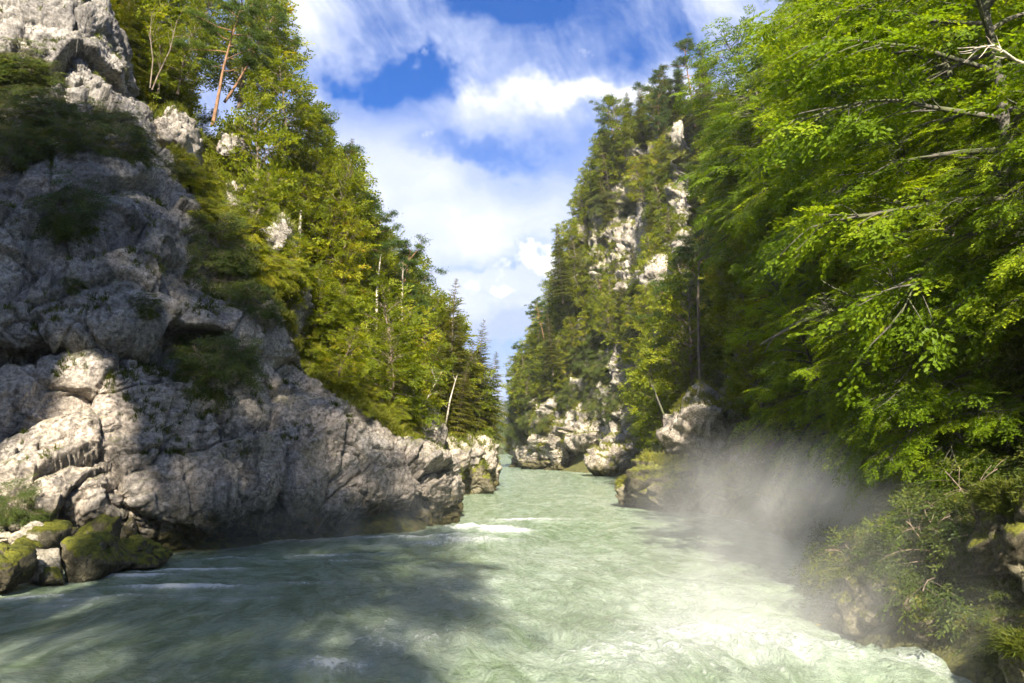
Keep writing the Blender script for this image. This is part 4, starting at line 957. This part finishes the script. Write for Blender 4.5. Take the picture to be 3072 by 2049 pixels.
bare('overhanging_limb', 'long dark beech limb reaching left over the mist', [q(960, 330, 20), q(900, 310, 21), q(850, 305, 22), q(800, 322, 23), q(760, 345, 24)], [.16, .13, .10, .07, .03], 'branch', 10, 11, 'bark_beech')

# --- shrubs on the left cliff, its ledge and in the gully
shrub_px = [(55, 118), (75, 125), (100, 135), (125, 145), (5, 130), (20, 125), (140, 120), (155, 140), (160, 152), (172, 175), (45, 140), (65, 145), (5, 90), (18, 85), (38, 85), (10, 75), (28, 95), (45, 110), (8, 115), (70, 112), (95, 118), (115, 128), (140, 135), (60, 130), (30, 140), (12, 155), (85, 145), (150, 150), (165, 165), (25, 60), (40, 160), (110, 150), (130, 160)]
PX, PY = project(CLP[..., 0], CLP[..., 1], CLP[..., 2])
def cliff_at(x, y):
    k = np.argmin((PX-x)**2 + (PY-y)**2); return CLP.reshape(-1, 3)[k]
for j, (x, y) in enumerate(shrub_px):
    p = cliff_at(x, y); plant('shrub', tuple(p), rng.uniform(1.1, 2.1), 'dark bush in the thicket on the ledge below the cliff tower', 'thicket on the cliff ledge', rng.uniform(0, 6), (.1, .5), j, rng.uniform(1, 1.4))
for j, (x, y, h, lab) in enumerate(((70, 212, 1.8, 'dark grass like bush hanging on the upper cliff face below the ledge'), (205, 372, 1.9, 'big dark bush hanging from the crack in the cliff, lowest of three'), (195, 350, 1.7, 'dark bush at the left end of the cliff crack'), (228, 365, 1.6, 'dark bush at the right end of the cliff crack'), (215, 250, 2.2, 'bush in the cleft right of the dark cliff face'), (222, 285, 2.1, 'lower bush in the cleft right of the dark cliff face'), (235, 225, 1.8, 'upper bush in the cleft right of the dark cliff face'), (255, 310, 1.4, 'bush on the rim above the rock shoulder'), (305, 370, 1.6, 'bush behind the rock shoulder at the cliff rim'), (74, 285, .6, 'small tuft bush alone on the dark cliff face'), (145, 308, .8, 'small bush above the overhang of the cliff'), (15, 508, 1.1, 'bright green bush at the foot of the left cliff by the picture edge'))):
    p = cliff_at(x, y); plant('shrub', tuple(p), h, lab, None, rng.uniform(0, 6), (.1, .7 if h > 1 else .3), j, 1.2)
r = random.Random(21)
GULLY = [(140, 60), (156, 108), (178, 160), (205, 200), (222, 240), (250, 300), (262, 262), (300, 345), (330, 385), (408, 436), (418, 425), (385, 335), (345, 285), (300, 215), (262, 150), (235, 100), (205, 60)]
Yt, Dt = np.meshgrid(np.linspace(42, 75, 160), np.linspace(0, 30, 150), indexing='ij'); Zt = hL(Yt.ravel(), Dt.ravel()); Pt = np.stack([xL(Yt.ravel())-Dt.ravel(), Yt.ravel(), Zt], -1)
AP = np.concatenate([CLP[::2, ::2].reshape(-1, 3), Pt]); ax_, ay_ = project(AP[:, 0], AP[:, 1], AP[:, 2])
def surf_at(x, y, rad=5):
    """nearest ground point seen near a photo pixel (cliff or slope)"""
    m = (np.abs(ax_-x) < rad) & (np.abs(ay_-y) < rad)
    if not m.any(): return None
    c = AP[m]; return c[np.argmin(c[:, 1])]
def gully_pts(n, seed):
    q_ = random.Random(seed); out = []
    while len(out) < n:
        a, b = q_.uniform(128, 420), q_.uniform(50, 440)
        if inpoly(a, b, GULLY):
            p = surf_at(a, b)
            if p is not None: out.append(p)
    return out
for p in gully_pts(100, 5):
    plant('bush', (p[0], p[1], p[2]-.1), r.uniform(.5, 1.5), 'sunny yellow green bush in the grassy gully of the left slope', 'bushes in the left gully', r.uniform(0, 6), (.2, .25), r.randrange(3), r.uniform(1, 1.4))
for p in gully_pts(34, 6):
    if project(*p)[0] < 245: continue
    plant('decid', (p[0], p[1]+.2, p[2]-.2), r.uniform(2.5, 5), 'small sunny broadleaf tree in the grassy gully of the left slope', 'small trees in the left gully', r.uniform(0, 6), (.15, .05), r.randrange(4), r.uniform(1, 1.3), name='sapling')
for x, y, z in scatter(70, 34, 110, .3, 14, 'R', 2.0, lambda px, py, y, d: y < 62 and 630 < px < 760, 34):
    plant('shrub', (x, y, z-.2), r.uniform(1.5, 3.5), 'undergrowth shrub on the lower right slope', 'undergrowth on the lower right slope', r.uniform(0, 6), (-.3, .1), r.randrange(3), r.uniform(1, 1.4))
for x, y, z in scatter(45, 38, 62, 4, 18, 'R', 1.5, lambda px, py, y, d: y > 50 and px < 735, 36):
    plant('decid', (x, y, z-.2), r.uniform(4, 8), 'small broadleaf tree on the shaded slope behind the mist', 'small trees on the shaded right slope', r.uniform(0, 6), (-.2, .05), r.randrange(4), r.uniform(1, 1.3), name='sapling')
for x, y, z in scatter(55, 11, 34, .3, 6, 'R', .9, None, 35):
    plant('bush' if r.random() < .12 else 'shrub', (x, y, z-.1), r.uniform(.8, 2.0), 'small leafy plant on the near right bank', 'plants on the near right bank', r.uniform(0, 6), (-.4, .2), r.randrange(3), r.uniform(1, 1.4))

# ------------------------------------------------------------------ grass (nobody could count it)
def grass(name, label, P, Nrm, length, seed, per=7, mat='grass'):
    rs = np.random.RandomState(seed); P = np.repeat(P, per, 0); N_ = np.repeat(Nrm, per, 0); n = len(P)
    P = P + rs.normal(0, .10, (n, 3))*length*2.0
    d = unit(N_*.6 + UP*.8 + rs.normal(0, .55, (n, 3))); s = unit(np.cross(d, rs.normal(size=(n, 3)))); L = (length*rs.uniform(.5, 1.3, n))[:, None]; w = L*.045
    out = unit(N_*np.array((1, 1, .1)) + rs.normal(0, .4, (n, 3)))
    a = P - d*.05; b = P + d*L*.55; c = P + d*L*.85 + out*L*.35 - UP*L*.25
    V = np.stack([a-s*w, a+s*w, b+s*w*.8, b-s*w*.8, c+s*w*.1, c-s*w*.1], 1).reshape(-1, 3); i = np.arange(n)[:, None]*6
    F = np.concatenate([i+np.array([[0, 1, 2, 3]]), i+np.array([[3, 2, 4, 5]])])
    t = np.repeat(np.clip(np.repeat(rs.rand(n//per+1), per)[:n]*.6+rs.rand(n)*.45, 0, 1), 6)
    o = link(name, mesh_np(name, V, F, False, t), M[mat]); return tag(o, label, 'grass', kind='stuff')
# slope grass of the gully
rs = np.random.RandomState(3); Pg = np.array(gully_pts(5200, 9))
grass('grass', 'long yellow green grass in the gully of the left slope', Pg, np.tile(np.array([[.5, -.6, .6]]), (len(Pg), 1)), .45, 1, 11)
# tufts on ledges of the cliff
m = (CLN[..., 2] > .42) & (CLP[..., 2] > 4); idx = np.argwhere(m); nv = fbm(CLP[m]*.45, 3); idx = idx[nv > .22]; rs.shuffle(idx); idx = idx[:2600]
up = PY[idx[:, 0], idx[:, 1]]
grass('grass', 'dark grass hanging from the ledges of the left cliff', CLP[idx[:, 0], idx[:, 1]], CLN[idx[:, 0], idx[:, 1]], .26, 2, 16, 'mossgrass')
m = (CRN[..., 2] > .35) & (CRP[..., 2] > 3); idx = np.argwhere(m); nv = fbm(CRP[m]*.2, 3); idx = idx[nv > -.1]; rs.shuffle(idx); idx = idx[:5000]
grass('grass', 'yellow green grass on the ledges of the right rock wall', CRP[idx[:, 0], idx[:, 1]], CRN[idx[:, 0], idx[:, 1]], .9, 6, 6)
for side, nm, lab, ln in (('L', 'grass', 'grass tufts on the pale rocks of the left slope and headland', .45), ('R', 'grass', 'grass and moss fringes on the rocks of the right bank', .36)):
    Pa, Na = [], []
    for P, n, sd in tops:
        if sd != side: continue
        c = P.mean(0); nn = unit(P-c); k = np.where((nn[:, 2] > .5) & (P[:, 2] > .6))[0]
        if len(k) == 0: continue
        k = rs.choice(k, min(n, len(k))); Pa.append(P[k]); Na.append(nn[k])
    Pa, Na = np.concatenate(Pa), np.concatenate(Na)
    near = Pa[:, 1] < 30
    if near.any(): grass(nm, 'long moss grass hanging over the near right bank', Pa[near], Na[near], .20, 5, 14, 'mossgrass')
    grass(nm, lab, Pa[~near], Na[~near], ln, 4, 8)

# ------------------------------------------------------------------ mist
def mist(label, c, size, dens, seed, rot=0.0):
    V, F = ico(3); me = mesh_np('mist', V*np.array(size), F, True); o = link('mist', me); o.location = c; o.rotation_euler = (0, 0, rot)
    m, nt, out = newmat('mist'); tcd = nd(nt, 'ShaderNodeTexCoord').outputs['Object']
    q = nd(nt, 'ShaderNodeVectorMath', {0: tcd, 1: tuple(1/s for s in size)}, operation='MULTIPLY').outputs[0]
    l = nd(nt, 'ShaderNodeVectorMath', {0: q}, operation='LENGTH').outputs['Value']
    fall = sstep(nt, l, 1.0, .15)
    n = noise(nt, mapv(nt, tcd, (1, 1, .8), loc=(seed, 0, 0)), .34, 4, .55, .8)
    d = mth(nt, 'MULTIPLY', mth(nt, 'MULTIPLY', fall, sstep(nt, n, .34, .70)), dens)
    v = nd(nt, 'ShaderNodeVolumePrincipled', {'Color': (1, 1, 1, 1), 'Density': d, 'Anisotropy': -.05})
    nt.links.new(v.outputs[0], out.inputs['Volume']); me.materials.append(m)
    m.cycles.volume_sampling = 'MULTIPLE_IMPORTANCE'
    tag(o, label, 'mist', kind='stuff')
mist('drifting white mist at the foot of the right bank', (8.8, 25.5, 1.7), (6.4, 9.5, 4.0), .125, 3)
mist('white spray over the rapids at the lower right', (4.8, 17.5, .4), (5.4, 5.5, 1.8), .10, 9)
mist('thin mist in front of the near right bank', (8.8, 17.0, 1.0), (3.8, 4.5, 3.0), .11, 14)
mist('faint mist along the foot of the left cliff', (-7, 33.5, 1.2), (9, 3.5, 3.0), .05, 21, .45)

def haze():
    x, y0, y1, z0, z1 = 175, -34, 535, -3.5, 112
    V = [(a, b, c_) for c_ in (z0, z1) for a, b in ((-x, y0), (x, y0), (x, y1), (-x, y1))]
    me = mesh_np('haze', V, [(3, 2, 1, 0), (4, 5, 6, 7), (0, 1, 5, 4), (1, 2, 6, 5), (2, 3, 7, 6), (3, 0, 4, 7)]); o = link('haze', me)
    m, nt, out = newmat('haze'); v = nd(nt, 'ShaderNodeVolumePrincipled', {'Color': (.93, .96, 1, 1), 'Density': .00022, 'Anisotropy': .2})
    nt.links.new(v.outputs[0], out.inputs['Volume']); me.materials.append(m); tag(o, 'thin pale air filling the gorge', 'haze', kind='stuff')
haze()
